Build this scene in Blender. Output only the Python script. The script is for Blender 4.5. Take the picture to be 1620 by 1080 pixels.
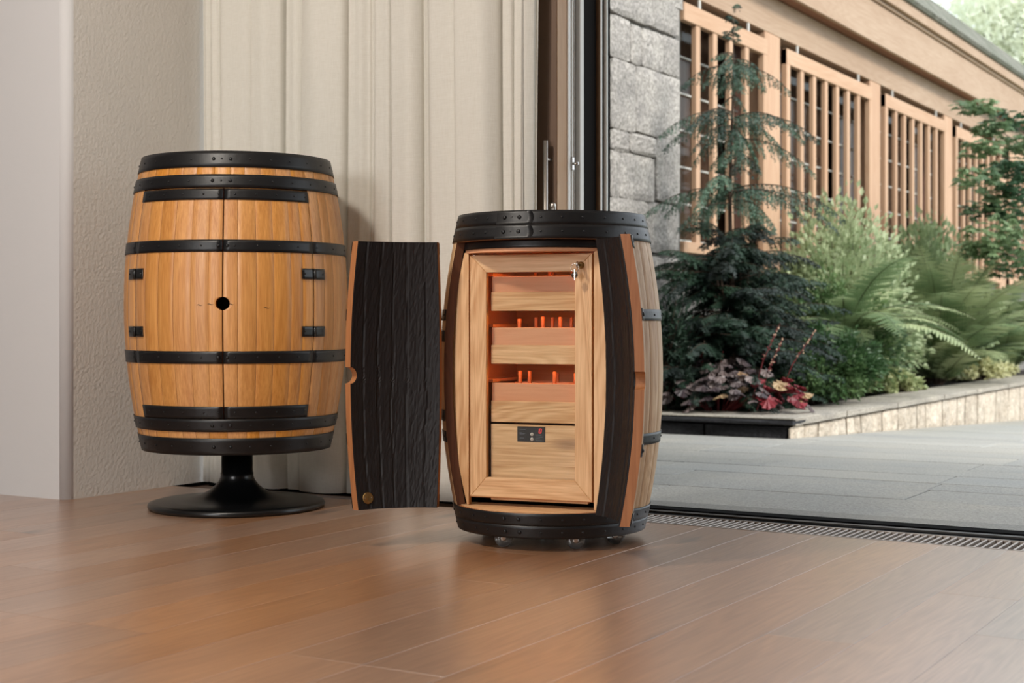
import bpy, math, random
from mathutils import Vector, Matrix
R_ = math.radians
PI = math.pi
random.seed(7)
scene = bpy.context.scene
for o in list(bpy.data.objects):
    bpy.data.objects.remove(o)
COL = scene.collection

# ------------------------------------------------------------ camera
F, HOR, CAMH, TH = 2323.0, 508.0, 0.60, R_(30.71)
CS, SN = math.cos(TH), math.sin(TH)
cam_d = bpy.data.cameras.new('camera')
cam = bpy.data.objects.new('camera', cam_d)
COL.objects.link(cam)
cam.location = (0, 0, CAMH)
cam.rotation_euler = (R_(90), 0, TH)
cam_d.sensor_width = 36.0
cam_d.lens = F / 1620 * 36.0
cam_d.shift_y = (HOR - 540) / 1620.0
cam_d.clip_end = 200
cam_d.dof.use_dof = True
cam_d.dof.focus_distance = 3.95
cam_d.dof.aperture_fstop = 5.0
scene.camera = cam

# ------------------------------------------------------------ light
world = bpy.data.worlds.new('sky')
scene.world = world
world.use_nodes = True
wn = world.node_tree
bg = wn.nodes['Background']
bg.inputs['Color'].default_value = (0.86, 0.93, 1.0, 1)
bg.inputs['Strength'].default_value = 2.0


def camv(r, d, z):
    return Vector((r * CS - d * SN, r * SN + d * CS, z))


def light(name, kind, loc, target, energy, color=(1, 1, 1), size=1.0, size_y=None, angle=None):
    l = bpy.data.lights.new(name, kind)
    l.energy = energy
    l.color = color
    if kind == 'AREA':
        l.size = size
        if size_y:
            l.shape = 'RECTANGLE'
            l.size_y = size_y
    if kind == 'SUN':
        l.angle = angle
    o = bpy.data.objects.new(name, l)
    COL.objects.link(o)
    o.location = loc
    o.rotation_euler = (Vector(target) - Vector(loc)).to_track_quat('-Z', 'Y').to_euler()
    return o


light('sun', 'SUN', (10, 2, 9), (-2, 6.0, 0), 3.7, (1.0, 0.96, 0.90), angle=R_(14))
light('ceiling_lamp', 'AREA', camv(-1.45, 2.5, 2.6), camv(-0.35, 4.3, 0.4), 46, (1.0, 0.92, 0.82), 0.28)
light('side_window_light', 'AREA', camv(-2.7, -0.3, 1.5), camv(-0.5, 4.4, 0.7), 74, (0.99, 0.98, 0.98), 1.0, 1.2)

scene.view_settings.view_transform = 'Standard'
scene.view_settings.look = 'None'
scene.view_settings.exposure = 0.0
scene.view_settings.gamma = 1.0
scene.view_settings.use_curve_mapping = False


# ------------------------------------------------------------ helpers
def lin(c):
    return tuple(((x / 255) / 12.92 if x / 255 <= 0.04045 else ((x / 255 + 0.055) / 1.055) ** 2.4) for x in c) + (1.0,)


def onX(X, x, y):
    u = (x - 810) / F
    d = X / (u * CS - SN)
    return d * (u * SN + CS), CAMH - (y - HOR) * d / F


def onY(Y, x, y):
    u = (x - 810) / F
    d = Y / (u * SN + CS)
    return d * (u * CS - SN), CAMH - (y - HOR) * d / F


class MB:
    def __init__(self):
        self.v, self.f, self.m, self.sm = [], [], [], []

    def face(self, idx, m=0, s=False):
        self.f.append(idx)
        self.m.append(m)
        self.sm.append(s)

    def add(self, vs, fs, m=0, s=False):
        b = len(self.v)
        self.v += [tuple(p) for p in vs]
        for q in fs:
            self.face([i + b for i in q], m, s)

    def box(self, x0, x1, y0, y1, z0, z1, m=0, bev=0.0):
        if bev <= 0:
            vs = [(x, y, z) for z in (z0, z1) for y in (y0, y1) for x in (x0, x1)]
            self.add(vs, [(0, 2, 3, 1), (4, 5, 7, 6), (0, 1, 5, 4), (2, 6, 7, 3), (0, 4, 6, 2), (1, 3, 7, 5)], m)
        else:
            b = min(bev, (x1 - x0) * .45, (y1 - y0) * .45, (z1 - z0) * .45)
            X, Y, Z = (x0, x1), (y0, y1), (z0, z1)
            base = len(self.v)
            idx = {}
            for i in (0, 1):
                for j in (0, 1):
                    for k in (0, 1):
                        sx, sy, sz = (1, -1)[i], (1, -1)[j], (1, -1)[k]
                        p = (X[i], Y[j], Z[k])
                        for ax in range(3):
                            q = [p[0] + (0 if ax == 0 else sx * b), p[1] + (0 if ax == 1 else sy * b), p[2] + (0 if ax == 2 else sz * b)]
                            idx[(i, j, k, ax)] = len(self.v)
                            self.v.append(tuple(q))
            I = idx
            for a in (0, 1):
                f0 = [I[(a, 0, 0, 0)], I[(a, 1, 0, 0)], I[(a, 1, 1, 0)], I[(a, 0, 1, 0)]]
                f1 = [I[(0, a, 0, 1)], I[(0, a, 1, 1)], I[(1, a, 1, 1)], I[(1, a, 0, 1)]]
                f2 = [I[(0, 0, a, 2)], I[(1, 0, a, 2)], I[(1, 1, a, 2)], I[(0, 1, a, 2)]]
                for q in (f0, f1, f2):
                    self.face(q if a else q[::-1], m)
            for j in (0, 1):
                for k in (0, 1):
                    self.face([I[(0, j, k, 1)], I[(1, j, k, 1)], I[(1, j, k, 2)], I[(0, j, k, 2)]], m)
                    self.face([I[(j, 0, k, 0)], I[(j, 1, k, 0)], I[(j, 1, k, 2)], I[(j, 0, k, 2)]], m)
                    self.face([I[(j, k, 0, 0)], I[(j, k, 1, 0)], I[(j, k, 1, 1)], I[(j, k, 0, 1)]], m)
            for i in (0, 1):
                for j in (0, 1):
                    for k in (0, 1):
                        self.face([I[(i, j, k, 0)], I[(i, j, k, 1)], I[(i, j, k, 2)]], m)

    def tube(self, pts, rad, n=6, m=0, cap=True):
        pts = [Vector(p) for p in pts]
        rs = rad if isinstance(rad, (list, tuple)) else [rad] * len(pts)
        b = len(self.v)
        for i, p in enumerate(pts):
            t = (pts[min(i + 1, len(pts) - 1)] - pts[max(i - 1, 0)]).normalized()
            a = t.orthogonal().normalized() if abs(t.z) > .9 else t.cross(Vector((0, 0, 1))).normalized()
            c = t.cross(a)
            for k in range(n):
                q = p + (a * math.cos(2 * PI * k / n) + c * math.sin(2 * PI * k / n)) * rs[i]
                self.v.append(tuple(q))
        for i in range(len(pts) - 1):
            for k in range(n):
                k2 = (k + 1) % n
                self.face([b + i * n + k, b + i * n + k2, b + (i + 1) * n + k2, b + (i + 1) * n + k], m, n > 4)
        if cap:
            self.face([b + k for k in range(n)][::-1], m)
            self.face([b + (len(pts) - 1) * n + k for k in range(n)], m)

    def lathe(self, prof, n=48, m=0, org=(0, 0, 0), close=True, mat=None, smooth=True):
        b = len(self.v)
        M = mat
        for r, z in prof:
            for k in range(n):
                p = Vector((r * math.cos(2 * PI * k / n), r * math.sin(2 * PI * k / n), z))
                if M:
                    p = M @ p
                self.v.append(tuple(p + Vector(org)))
        for i in range(len(prof) - 1):
            for k in range(n):
                k2 = (k + 1) % n
                self.face([b + i * n + k, b + i * n + k2, b + (i + 1) * n + k2, b + (i + 1) * n + k], m, smooth)
        if close:
            self.face([b + k for k in range(n)][::-1], m)
            self.face([b + (len(prof) - 1) * n + k for k in range(n)], m)

    def mesh(self, name, mats):
        me = bpy.data.meshes.new(name)
        me.from_pydata(self.v, [], self.f)
        for mm in (mats if isinstance(mats, (list, tuple)) else [mats]):
            me.materials.append(mm)
        me.polygons.foreach_set('material_index', self.m)
        me.polygons.foreach_set('use_smooth', self.sm)
        me.update()
        return me

    def build(self, name, mats, parent=None, loc=(0, 0, 0), rot=(0, 0, 0), **kw):
        return put(name, self.mesh(name, mats), parent, loc, rot, **kw)


def put(name, me, parent=None, loc=(0, 0, 0), rot=(0, 0, 0), **kw):
    o = bpy.data.objects.new(name, me)
    COL.objects.link(o)
    if parent:
        o.parent = parent
    o.location = loc
    o.rotation_euler = rot
    tag(o, **kw)
    return o


def tag(o, label=None, cat=None, group=None, kind=None):
    if label:
        o['label'] = label
    if cat:
        o['category'] = cat
    if group:
        o['group'] = group
    if kind:
        o['kind'] = kind
    return o


def empty(name, loc=(0, 0, 0), rz=0.0, **kw):
    o = bpy.data.objects.new(name, None)
    COL.objects.link(o)
    o.empty_display_size = .1
    o.location = loc
    o.rotation_euler = (0, 0, rz)
    return tag(o, **kw)


# ------------------------------------------------------------ materials
def new_mat(name):
    m = bpy.data.materials.new(name)
    m.use_nodes = True
    nt = m.node_tree
    return m, nt, nt.nodes['Principled BSDF']


def N(nt, t, **kw):
    n = nt.nodes.new(t)
    for k, v in kw.items():
        setattr(n, k, v)
    return n


def plain(name, c, rough=.5, metal=0.0, bump=0.0, bscale=40, spec=.5, coat=0, var=0.0, vscale=6):
    m, nt, b = new_mat(name)
    b.inputs['Base Color'].default_value = lin(c)
    b.inputs['Roughness'].default_value = rough
    b.inputs['Metallic'].default_value = metal
    b.inputs['Specular IOR Level'].default_value = spec
    b.inputs['Coat Weight'].default_value = coat
    tc = N(nt, 'ShaderNodeTexCoord')
    if var:
        n = N(nt, 'ShaderNodeTexNoise')
        n.inputs['Scale'].default_value = vscale
        n.inputs['Detail'].default_value = 6
        nt.links.new(tc.outputs['Object'], n.inputs['Vector'])
        r = N(nt, 'ShaderNodeMapRange')
        r.inputs['From Min'].default_value = .3
        r.inputs['From Max'].default_value = .7
        r.inputs['To Min'].default_value = 1 - var
        r.inputs['To Max'].default_value = 1 + var
        nt.links.new(n.outputs['Fac'], r.inputs['Value'])
        h = N(nt, 'ShaderNodeHueSaturation')
        h.inputs['Color'].default_value = lin(c)
        nt.links.new(r.outputs['Result'], h.inputs['Value'])
        nt.links.new(h.outputs['Color'], b.inputs['Base Color'])
    if bump:
        n2 = N(nt, 'ShaderNodeTexNoise')
        n2.inputs['Scale'].default_value = bscale
        n2.inputs['Detail'].default_value = 5
        nt.links.new(tc.outputs['Object'], n2.inputs['Vector'])
        bp = N(nt, 'ShaderNodeBump')
        bp.inputs['Strength'].default_value = bump
        bp.inputs['Distance'].default_value = .01
        nt.links.new(n2.outputs['Fac'], bp.inputs['Height'])
        nt.links.new(bp.outputs['Normal'], b.inputs['Normal'])
    return m


def wood(name, c, dark, axis='Z', scale=1.0, rough=.42, contrast=1.0, vary=.12, knots=0.0, bump=.08, hvar=.0, coat=0.0, spec=.5, knotcol=(58, 40, 30), ringw=.10):
    """grain runs along `axis` in object space; every object gets its own offset and tone"""
    m, nt, b = new_mat(name)
    L = nt.links.new
    tc = N(nt, 'ShaderNodeTexCoord')
    oi = N(nt, 'ShaderNodeObjectInfo')
    off = N(nt, 'ShaderNodeVectorMath', operation='SCALE')
    off.inputs[0].default_value = (13.1, 7.7, 21.3)
    L(oi.outputs['Random'], off.inputs['Scale'])
    add = N(nt, 'ShaderNodeVectorMath', operation='ADD')
    L(tc.outputs['Object'], add.inputs[0])
    L(off.outputs['Vector'], add.inputs[1])

    def mapped(across, along):
        mp = N(nt, 'ShaderNodeMapping')
        s = [across * scale] * 3
        s['XYZ'.index(axis)] = along * scale
        mp.inputs['Scale'].default_value = s
        L(add.outputs['Vector'], mp.inputs['Vector'])
        return mp

    def noise(mp, det=3, rg=.55, dist=0.0):
        n = N(nt, 'ShaderNodeTexNoise')
        n.inputs['Scale'].default_value = 1
        n.inputs['Detail'].default_value = det
        n.inputs['Roughness'].default_value = rg
        n.inputs['Distortion'].default_value = dist
        L(mp.outputs['Vector'], n.inputs['Vector'])
        return n
    fig = noise(mapped(9, .9), 2, .5, .4)
    sc = N(nt, 'ShaderNodeMath', operation='MULTIPLY')
    sc.inputs[1].default_value = 110
    L(fig.outputs['Fac'], sc.inputs[0])
    sn = N(nt, 'ShaderNodeMath', operation='SINE')
    L(sc.outputs[0], sn.inputs[0])
    ring = N(nt, 'ShaderNodeMapRange')
    ring.inputs['From Min'].default_value = -1
    ring.inputs['From Max'].default_value = 1
    L(sn.outputs[0], ring.inputs['Value'])
    fib = noise(mapped(170, 5), 4, .6)
    por = noise(mapped(420, 14), 2, .5)
    big = noise(mapped(7, 1.3), 3, .6)
    # weighted grain value
    def mul(a, k):
        q = N(nt, 'ShaderNodeMath', operation='MULTIPLY')
        L(a, q.inputs[0])
        q.inputs[1].default_value = k
        return q.outputs[0]

    def plus(a, c_):
        q = N(nt, 'ShaderNodeMath', operation='ADD')
        L(a, q.inputs[0])
        L(c_, q.inputs[1])
        return q.outputs[0]
    fb = .76 + (ringw - .16) * .5
    g = plus(plus(mul(ring.outputs[0], ringw), mul(fib.outputs['Fac'], .52)), plus(mul(por.outputs['Fac'], .34), mul(big.outputs['Fac'], .5)))
    mr = N(nt, 'ShaderNodeMapRange')
    mr.inputs['From Min'].default_value = fb - .26 / contrast
    mr.inputs['From Max'].default_value = fb + .26 / contrast
    L(g, mr.inputs['Value'])
    mx = N(nt, 'ShaderNodeMix', data_type='RGBA')
    mx.inputs['A'].default_value = lin(dark)
    mx.inputs['B'].default_value = lin(c)
    L(mr.outputs['Result'], mx.inputs['Factor'])
    col = mx.outputs['Result']
    if knots:
        mp = mapped(5.5, 1.9)
        vo = N(nt, 'ShaderNodeTexVoronoi')
        vo.inputs['Scale'].default_value = 1
        L(mp.outputs['Vector'], vo.inputs['Vector'])
        dist = plus(vo.outputs['Distance'], mul(fib.outputs['Fac'], .08))
        kr = N(nt, 'ShaderNodeMapRange')
        kr.inputs['From Min'].default_value = .06 + knots * .05
        kr.inputs['From Max'].default_value = .13 + knots * .16
        kr.inputs['To Min'].default_value = .85
        kr.inputs['To Max'].default_value = 0
        L(dist, kr.inputs['Value'])
        km = N(nt, 'ShaderNodeMix', data_type='RGBA')
        L(kr.outputs['Result'], km.inputs['Factor'])
        L(col, km.inputs['A'])
        km.inputs['B'].default_value = lin(knotcol)
        col = km.outputs['Result']
    hs = N(nt, 'ShaderNodeHueSaturation')
    vr = N(nt, 'ShaderNodeMapRange')
    vr.inputs['To Min'].default_value = 1 - vary
    vr.inputs['To Max'].default_value = 1 + vary
    L(oi.outputs['Random'], vr.inputs['Value'])
    L(vr.outputs['Result'], hs.inputs['Value'])
    if hvar:
        m2 = N(nt, 'ShaderNodeMath', operation='MULTIPLY')
        m2.inputs[1].default_value = 7.31
        L(oi.outputs['Random'], m2.inputs[0])
        fr = N(nt, 'ShaderNodeMath', operation='FRACT')
        L(m2.outputs[0], fr.inputs[0])
        sr = N(nt, 'ShaderNodeMapRange')
        sr.inputs['To Min'].default_value = 1 - hvar
        sr.inputs['To Max'].default_value = 1 + hvar
        L(fr.outputs[0], sr.inputs['Value'])
        L(sr.outputs['Result'], hs.inputs['Saturation'])
    L(col, hs.inputs['Color'])
    L(hs.outputs['Color'], b.inputs['Base Color'])
    rr = N(nt, 'ShaderNodeMapRange')
    rr.inputs['To Min'].default_value = rough + .1
    rr.inputs['To Max'].default_value = rough - .06
    L(mr.outputs['Result'], rr.inputs['Value'])
    L(rr.outputs['Result'], b.inputs['Roughness'])
    b.inputs['Coat Weight'].default_value = coat
    b.inputs['Coat Roughness'].default_value = .30
    b.inputs['Specular IOR Level'].default_value = spec
    bp = N(nt, 'ShaderNodeBump')
    bp.inputs['Strength'].default_value = bump
    bp.inputs['Distance'].default_value = .004
    L(mr.outputs['Result'], bp.inputs['Height'])
    L(bp.outputs['Normal'], b.inputs['Normal'])
    return m


def stone(name, c, c2, rough=.85, spec_scale=90, bump=.5, blot=3.0, vary=.1, bscale=25, speck=.35):
    m, nt, b = new_mat(name)
    L = nt.links.new
    tc = N(nt, 'ShaderNodeTexCoord')
    oi = N(nt, 'ShaderNodeObjectInfo')
    off = N(nt, 'ShaderNodeVectorMath', operation='SCALE')
    off.inputs[0].default_value = (17, 31, 9)
    L(oi.outputs['Random'], off.inputs['Scale'])
    add = N(nt, 'ShaderNodeVectorMath', operation='ADD')
    L(tc.outputs['Object'], add.inputs[0])
    L(off.outputs['Vector'], add.inputs[1])

    def noise(s, d=4, r=.6):
        n = N(nt, 'ShaderNodeTexNoise')
        n.inputs['Scale'].default_value = s
        n.inputs['Detail'].default_value = d
        n.inputs['Roughness'].default_value = r
        L(add.outputs['Vector'], n.inputs['Vector'])
        return n
    n1, n2, n3 = noise(blot), noise(spec_scale, 2, .7), noise(bscale, 6, .65)
    mr = N(nt, 'ShaderNodeMapRange')
    mr.inputs['From Min'].default_value = .32
    mr.inputs['From Max'].default_value = .68
    L(n1.outputs['Fac'], mr.inputs['Value'])
    mx = N(nt, 'ShaderNodeMix', data_type='RGBA')
    mx.inputs['A'].default_value = lin(c)
    mx.inputs['B'].default_value = lin(c2)
    L(mr.outputs['Result'], mx.inputs['Factor'])
    sp = N(nt, 'ShaderNodeMapRange')
    sp.inputs['From Min'].default_value = .36
    sp.inputs['From Max'].default_value = .62
    sp.inputs['To Min'].default_value = 1 - speck
    sp.inputs['To Max'].default_value = 1 + speck * .4
    L(n2.outputs['Fac'], sp.inputs['Value'])
    vr = N(nt, 'ShaderNodeMapRange')
    vr.inputs['To Min'].default_value = 1 - vary
    vr.inputs['To Max'].default_value = 1 + vary
    L(oi.outputs['Random'], vr.inputs['Value'])
    mu = N(nt, 'ShaderNodeMath', operation='MULTIPLY')
    L(sp.outputs['Result'], mu.inputs[0])
    L(vr.outputs['Result'], mu.inputs[1])
    hs = N(nt, 'ShaderNodeHueSaturation')
    L(mx.outputs['Result'], hs.inputs['Color'])
    L(mu.outputs[0], hs.inputs['Value'])
    L(hs.outputs['Color'], b.inputs['Base Color'])
    b.inputs['Roughness'].default_value = rough
    bp = N(nt, 'ShaderNodeBump')
    bp.inputs['Strength'].default_value = bump
    bp.inputs['Distance'].default_value = .02
    L(n3.outputs['Fac'], bp.inputs['Height'])
    L(bp.outputs['Normal'], b.inputs['Normal'])
    return m


def leafm(name, c, c2, rough=.5, trans=.25, vscale=3):
    m, nt, b = new_mat(name)
    L = nt.links.new
    tc = N(nt, 'ShaderNodeTexCoord')
    oi = N(nt, 'ShaderNodeObjectInfo')
    n = N(nt, 'ShaderNodeTexNoise')
    n.inputs['Scale'].default_value = vscale
    n.inputs['Detail'].default_value = 3
    L(tc.outputs['Object'], n.inputs['Vector'])
    ad = N(nt, 'ShaderNodeMath', operation='ADD')
    L(n.outputs['Fac'], ad.inputs[0])
    ml = N(nt, 'ShaderNodeMath', operation='MULTIPLY_ADD')
    ml.inputs[1].default_value = .5
    ml.inputs[2].default_value = -.25
    L(oi.outputs['Random'], ml.inputs[0])
    L(ml.outputs[0], ad.inputs[1])
    mr = N(nt, 'ShaderNodeMapRange')
    mr.inputs['From Min'].default_value = .3
    mr.inputs['From Max'].default_value = .7
    L(ad.outputs[0], mr.inputs['Value'])
    mx = N(nt, 'ShaderNodeMix', data_type='RGBA')
    mx.inputs['A'].default_value = lin(c)
    mx.inputs['B'].default_value = lin(c2)
    L(mr.outputs['Result'], mx.inputs['Factor'])
    L(mx.outputs['Result'], b.inputs['Base Color'])
    b.inputs['Roughness'].default_value = rough
    tr = N(nt, 'ShaderNodeBsdfTranslucent')
    L(mx.outputs['Result'], tr.inputs['Color'])
    ms = N(nt, 'ShaderNodeMixShader')
    ms.inputs['Fac'].default_value = trans
    L(b.outputs[0], ms.inputs[1])
    L(tr.outputs[0], ms.inputs[2])
    L(ms.outputs[0], nt.nodes['Material Output'].inputs['Surface'])
    return m


def glassm(name, tint=(252, 253, 252), refl=.5):
    m, nt, b = new_mat(name)
    L = nt.links.new
    tp = N(nt, 'ShaderNodeBsdfTransparent')
    tp.inputs['Color'].default_value = lin(tint)
    gl = N(nt, 'ShaderNodeBsdfGlossy')
    gl.inputs['Roughness'].default_value = .02
    fr = N(nt, 'ShaderNodeLayerWeight')
    fr.inputs['Blend'].default_value = .5
    fr2 = N(nt, 'ShaderNodeMath', operation='POWER')
    L(fr.outputs['Facing'], fr2.inputs[0])
    fr2.inputs[1].default_value = 5.0
    fr = N(nt, 'ShaderNodeMath', operation='MULTIPLY_ADD')
    L(fr2.outputs[0], fr.inputs[0])
    fr.inputs[1].default_value = refl
    fr.inputs[2].default_value = .02
    ms = N(nt, 'ShaderNodeMixShader')
    L(fr.outputs[0], ms.inputs['Fac'])
    L(tp.outputs[0], ms.inputs[1])
    L(gl.outputs[0], ms.inputs[2])
    L(ms.outputs[0], nt.nodes['Material Output'].inputs['Surface'])
    return m


def emit(name, c, s):
    m, nt, b = new_mat(name)
    b.inputs['Base Color'].default_value = lin(c)
    b.inputs['Emission Color'].default_value = lin(c)
    b.inputs['Emission Strength'].default_value = s
    return m


M = {}
M['stave'] = wood('oiled_oak_stave', (224, 164, 96), (178, 114, 54), 'Z', 1.0, .38, 1.2, .08, hvar=.08, ringw=.05)
M['stave2'] = wood('pale_oak_stave', (210, 176, 134), (164, 124, 86), 'Z', 1.0, .5, 1.1, .07, ringw=.14)
M['stave_edge'] = wood('sawn_stave_edge', (178, 118, 72), (142, 86, 48), 'Z', 1.0, .5, 1.0, .06)
M['stave_edge_shaded'] = wood('shaded_stave_edge', (104, 62, 38), (66, 36, 22), 'Z', 1.0, .5, 1.0, .06)  # darker copy of the sawn edge, the open door's shade put into its colour
M['hoop'] = plain('black_iron_hoop', (15, 15, 17), .40, .0, .05, 60, .45)
M['iron'] = plain('black_lacquered_steel', (14, 15, 16), .28, .0, .03, 30, .5)
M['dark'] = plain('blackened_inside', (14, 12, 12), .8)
M['oakv'] = wood('cabinet_oak_upright', (230, 187, 139), (190, 140, 92), 'Z', 1.0, .5, 1.5, .05, ringw=.14, knots=.25, knotcol=(110, 70, 42))
M['oakh'] = wood('cabinet_oak_crosswise', (234, 193, 146), (194, 145, 97), 'X', 1.0, .5, 1.5, .05, ringw=.14, knots=.25, knotcol=(110, 70, 42))
M['cedar'] = wood('red_cedar', (222, 162, 122), (206, 142, 102), 'X', 1.0, .5, .9, .05)
M['cedarz'] = wood('red_cedar_peg', (214, 128, 70), (184, 96, 48), 'Z', 1.0, .5, .9, .05)
M['chrome'] = plain('chrome', (200, 198, 194), .12, 1.0)
M['steel'] = plain('brushed_steel', (205, 198, 190), .35, 1.0)
M['brass'] = plain('aged_brass', (150, 122, 78), .4, 1.0, .2, 120)
M['glass'] = glassm('clear_pane')
M['pane'] = glassm('window_pane_glass', (225, 232, 228), .25)
M['led'] = emit('warm_light_strip', (255, 180, 100), 20)
M['red_led'] = emit('red_digit', (255, 40, 40), 1.5)
M['panelblack'] = plain('black_display_panel', (24, 25, 28), .3)
M['print'] = plain('pale_print', (120, 130, 140), .5)
M['button'] = plain('grey_button', (196, 190, 182), .4)
M['castor'] = plain('clear_castor_wheel', (196, 196, 194), .05, spec=.7)
M['castor'].node_tree.nodes['Principled BSDF'].inputs['Transmission Weight'].default_value = .9
M['rubber'] = plain('black_rubber', (22, 22, 22), .7)

# charred inner face
m, nt, b = new_mat('charred_oak')
L = nt.links.new
tc = N(nt, 'ShaderNodeTexCoord')
mp = N(nt, 'ShaderNodeMapping')
mp.inputs['Scale'].default_value = (130, 130, 22)
L(tc.outputs['Object'], mp.inputs['Vector'])
n1 = N(nt, 'ShaderNodeTexNoise')
n1.inputs['Scale'].default_value = 1
n1.inputs['Detail'].default_value = 6
n1.inputs['Distortion'].default_value = .6
L(mp.outputs['Vector'], n1.inputs['Vector'])
cr = N(nt, 'ShaderNodeMix', data_type='RGBA')
cr.inputs['A'].default_value = lin((14, 11, 12))
cr.inputs['B'].default_value = lin((31, 26, 27))
L(n1.outputs['Fac'], cr.inputs['Factor'])
L(cr.outputs['Result'], b.inputs['Base Color'])
b.inputs['Specular IOR Level'].default_value = .35
b.inputs['Roughness'].default_value = .55
bp = N(nt, 'ShaderNodeBump')
bp.inputs['Strength'].default_value = .5
bp.inputs['Distance'].default_value = .003
L(n1.outputs['Fac'], bp.inputs['Height'])
L(bp.outputs['Normal'], b.inputs['Normal'])
M['char'] = m

M['floor'] = wood('oiled_oak_plank', (178, 134, 100), (138, 98, 70), 'Y', .8, .38, 1.1, .09, knots=.4, bump=.04, hvar=.14, coat=1.0, spec=.7, ringw=.12, knotcol=(84, 60, 46))
M['floor'].node_tree.nodes['Principled BSDF'].inputs['Coat IOR'].default_value = 2.1
M['subfloor'] = plain('plank_joint', (96, 68, 48), .7)
M['plaster'] = plain('trowelled_plaster', (212, 207, 200), .9, 0, .35, 75, .2, var=.015)
M['plaster2'] = plain('smooth_plaster', (212, 211, 211), .9, 0, .06, 30, .2)
M['ceil'] = plain('white_ceiling', (225, 222, 216), .9)
M['tan'] = wood('door_timber', (204, 162, 116), (178, 134, 92), 'Z', 1, .5, .8, .02)
M['umber'] = plain('dark_brown_door_face', (98, 74, 56), .5, var=.04)
M['alu'] = plain('pale_aluminium', (236, 234, 228), .45, .0)
M['blackgap'] = plain('black_gasket', (7, 7, 8), .9, spec=.05)
M['bronze'] = plain('bronze_strip', (120, 92, 66), .4, .3)
M['darkglass'] = plain('dark_glass', (24, 20, 18), .7, 0, spec=.04)
M['grate'] = plain('grate_steel', (168, 158, 150), .4, .3)
M['track'] = plain('dark_track_metal', (58, 56, 54), .4, .4)
M['granite'] = stone('patio_granite', (172, 168, 158), (158, 158, 154), .7, 130, .25, 1.2, .06, 60, .28)
M['sill'] = stone('sill_granite', (140, 138, 130), (124, 124, 120), .6, 130, .2, 2, .04, 60, .25)
M['block'] = stone('wall_granite', (176, 170, 162), (146, 141, 136), .9, 55, .7, 5.0, .08, 34, .4)
M['mortar'] = stone('mortar', (120, 116, 110), (104, 102, 98), .95, 80, .5, 6, 0, 40, .2)
M['joint'] = stone('patio_joint', (140, 136, 128), (126, 124, 118), .9, 80, .3, 4, 0, 40, .2)
M['front_shade'] = stone('shaded_front_stone', (44, 44, 48), (32, 32, 36), .85, 60, 1.0, 5, .12, 30, .4)  # shade on the planter front put into a near-black stone colour
M['coping'] = stone('coping_granite', (176, 168, 154), (150, 144, 134), .85, 90, .6, 3, .08, 40, .35)
M['cream'] = stone('cream_walling', (206, 195, 178), (172, 158, 140), .9, 40, .8, 9, .10, 20, .25)
M['soil'] = stone('soil', (46, 36, 30), (30, 24, 20), 1.0, 60, 1.0, 9, 0, 30, .4)
M['fascia'] = wood('weathered_cedar_boards', (176, 150, 124), (150, 121, 96), 'Y', .5, .6, .9, .03)
M['post'] = wood('cedar_post', (194, 160, 130), (170, 130, 100), 'Z', .5, .6, .9, .05)
M['slat'] = wood('cedar_slat', (194, 160, 130), (170, 130, 98), 'Z', .5, .6, .8, .05)
M['slath'] = wood('cedar_rail', (194, 160, 130), (170, 130, 98), 'Y', .5, .6, .8, .05)
M['soffit'] = plain('brown_soffit', (142, 96, 72), .7, var=.06)
M['roof'] = stone('mossy_roof', (130, 128, 118), (96, 100, 84), .95, 40, .8, 4, 0, 25, .4)
M['blind'] = plain('dark_red_brown_blind', (122, 76, 64), .7, var=.1)
M['bar'] = plain('pale_glazing_bar', (190, 188, 180), .5)
M['bark'] = plain('brown_bark', (66, 50, 38), .9, 0, .6, 60, var=.15)
M['conifer'] = leafm('blue_green_needles', (34, 56, 46), (76, 104, 82), .55, .2, 5)
M['yew'] = leafm('dark_green_needles', (14, 30, 22), (38, 62, 44), .55, .2, 5)
M['shrub'] = leafm('mid_green_leaf', (60, 90, 52), (126, 150, 98), .45, .3, 4)
M['pale'] = leafm('pale_green_leaf', (136, 154, 112), (196, 204, 164), .5, .35, 4)
M['fern'] = leafm('fern_green', (108, 132, 90), (180, 192, 144), .55, .35, 3)
M['maple'] = leafm('maple_green', (66, 96, 68), (132, 154, 112), .5, .4, 3)
M['far'] = leafm('sunlit_far_leaf', (200, 208, 180), (240, 242, 228), .6, .45, .6)  # leaf colour whitened to carry the sunshine and haze on the far tree
M['heu'] = leafm('dusky_purple_leaf', (54, 43, 47), (118, 104, 100), .5, .15, 5)
M['heured'] = leafm('crimson_leaf', (96, 20, 30), (150, 52, 60), .5, .25, 8)
M['heutan'] = leafm('tan_leaf', (150, 120, 90), (186, 160, 122), .5, .25, 8)
M['redstem'] = plain('red_stem', (120, 40, 44), .6)
M['bud'] = plain('pale_bud', (214, 178, 150), .6)
M['vari'] = leafm('variegated_leaf', (132, 146, 96), (206, 204, 158), .5, .3, 14)

# curtain cloth
m, nt, b = new_mat('sheer_linen')
L = nt.links.new
tc = N(nt, 'ShaderNodeTexCoord')
mp = N(nt, 'ShaderNodeMapping')
mp.inputs['Scale'].default_value = (420, 420, 30)
L(tc.outputs['Object'], mp.inputs['Vector'])
n1 = N(nt, 'ShaderNodeTexNoise')
n1.inputs['Scale'].default_value = 1
L(mp.outputs['Vector'], n1.inputs['Vector'])
mp2 = N(nt, 'ShaderNodeMapping')
mp2.inputs['Scale'].default_value = (30, 30, 500)
L(tc.outputs['Object'], mp2.inputs['Vector'])
n2 = N(nt, 'ShaderNodeTexNoise')
n2.inputs['Scale'].default_value = 1
L(mp2.outputs['Vector'], n2.inputs['Vector'])
ad = N(nt, 'ShaderNodeMath', operation='ADD')
L(n1.outputs['Fac'], ad.inputs[0])
L(n2.outputs['Fac'], ad.inputs[1])
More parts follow.
